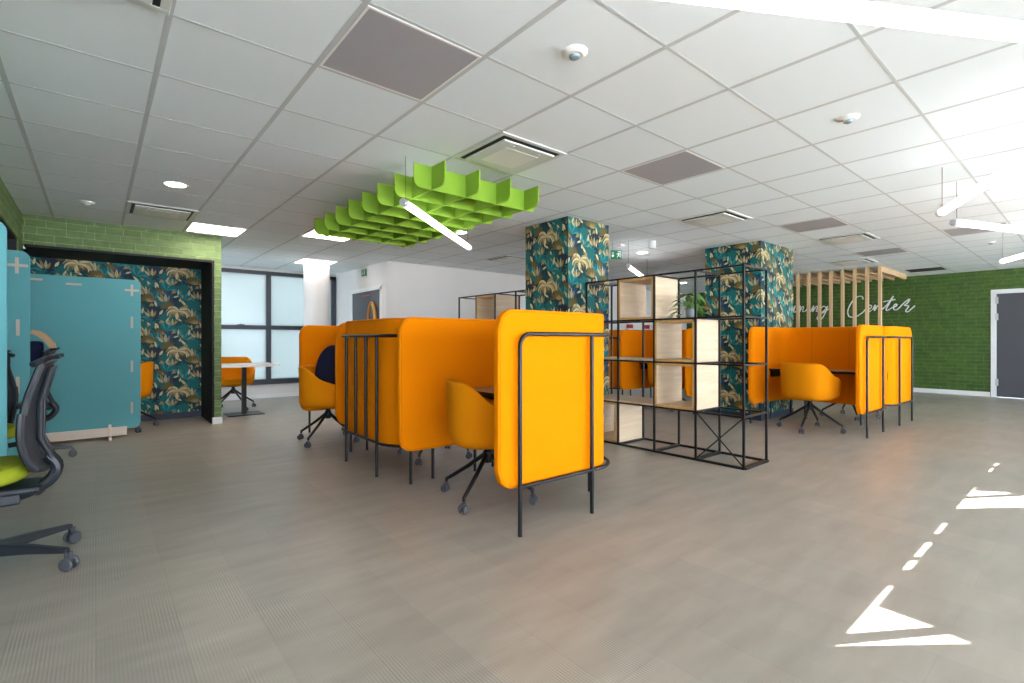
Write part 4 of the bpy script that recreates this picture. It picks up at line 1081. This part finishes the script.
def cat(pts, n=5):
    """smooth curve through the points"""
    P = [Vector(p) for p in pts]; P = [P[0]*2 - P[1]] + P + [P[-1]*2 - P[-2]]; out = []
    for i in range(1, len(P) - 2):
        for k in range(n):
            t = k / n
            out.append(0.5*((2*P[i]) + (P[i+1]-P[i-1])*t + (2*P[i-1]-5*P[i]+4*P[i+1]-P[i+2])*t*t + (3*P[i]-P[i-1]-3*P[i+1]+P[i+2])*t**3))
    out.append(P[-2]); return out
STROKES = [[(3.488, 2.017), (3.5, 2.075), (3.561, 2.093), (3.647, 2.041), (3.734, 1.915), (3.784, 1.772), (3.766, 1.654), (3.684, 1.622), (3.585, 1.653), (3.488, 1.73), (3.415, 1.812), (3.36, 1.798), (3.327, 1.842), (3.344, 1.88), (3.384, 1.862), (3.403, 1.797), (3.375, 1.739), (3.32, 1.765)], [(3.308, 1.773), (3.256, 1.881), (3.275, 1.749), (3.219, 1.853), (3.186, 1.857), (3.196, 1.768), (3.156, 1.758), (3.117, 1.798)], [(3.122, 1.784), (3.03, 1.891), (2.929, 2.059), (2.996, 1.917), (3.058, 1.781), (3.035, 1.746), (2.962, 1.798), (2.891, 1.828), (2.869, 1.862), (2.895, 1.878), (2.922, 1.838), (2.922, 1.766), (2.869, 1.758), (2.802, 1.823)], [(3.11, 1.943), (3.008, 1.959), (2.895, 1.98)], [(2.811, 1.816), (2.73, 1.909), (2.65, 1.97), (2.687, 1.891), (2.737, 1.839), (2.665, 1.824), (2.715, 1.729), (2.687, 1.701), (2.628, 1.752), (2.558, 1.829)], [(4.973, 1.81), (4.909, 1.948), (4.938, 1.808), (4.903, 1.791), (4.851, 1.851)], [(4.856, 1.82), (4.787, 1.936), (4.816, 1.787), (4.747, 1.909), (4.713, 1.907), (4.736, 1.799), (4.665, 1.818), (4.594, 1.926), (4.622, 1.794), (4.552, 1.813)], [(4.558, 1.791), (4.491, 1.926), (4.516, 1.78), (4.442, 1.902), (4.409, 1.891), (4.434, 1.786), (4.36, 1.822)], [(4.225, 1.876), (4.287, 1.903), (4.346, 1.834), (4.325, 1.766), (4.252, 1.817), (4.193, 1.905), (4.238, 1.762), (4.314, 1.614), (4.395, 1.58), (4.417, 1.642), (4.333, 1.721), (4.137, 1.854)], [(4.885, 2.01), (4.877, 2.019)], [(4.572, 1.992), (4.564, 2.001)]]
le = thing('wall_lettering', 'white script lettering ending in Center on the green brick wall', 'lettering', (XG - 0.02, 2.6, 1.6))
for s in STROKES:
    MB().tube(cat([(0, y - 2.6, z - 1.6) for y, z in s]), 0.0125, 6).build('letter', M['letter'], le, smooth=True)

# ------------------------------------------------------------------ light, world, camera
W = bpy.data.worlds.new('daylight'); SC.world = W; W.use_nodes = True
bg = W.node_tree.nodes['Background']; bg.inputs['Color'].default_value = (0.81, 0.94, 1.10, 1); bg.inputs['Strength'].default_value = SKY
sl_ = bpy.data.lights.new('sun', 'SUN'); sl_.energy = SUN; sl_.angle = math.radians(0.05); sl_.color = (1.0, 0.96, 0.9)
so = bpy.data.objects.new('sun', sl_); COL.objects.link(so); so.rotation_euler = SD.to_track_quat('-Z', 'Y').to_euler()

cam = bpy.data.cameras.new('camera'); co = bpy.data.objects.new('camera', cam); COL.objects.link(co)
cam.sensor_width = 36.0; cam.lens = 496.0 / 1024 * 36; cam.shift_y = -1.5 / 1024; cam.clip_start = 0.05
co.location = (0, 0, EYE); co.rotation_euler = (PI / 2, 0, math.radians(-40))
SC.camera = co

SC.view_settings.view_transform = 'Standard'; SC.view_settings.look = 'None'; SC.view_settings.gamma = 1.0
SC.view_settings.use_curve_mapping = False; SC.view_settings.exposure = 0.90
c = SC.cycles
c.use_denoising = True; c.max_bounces = 8; c.diffuse_bounces = 5; c.glossy_bounces = 3; c.transmission_bounces = 4
c.sample_clamp_indirect = 8.0; c.caustics_reflective = False; c.caustics_refractive = False
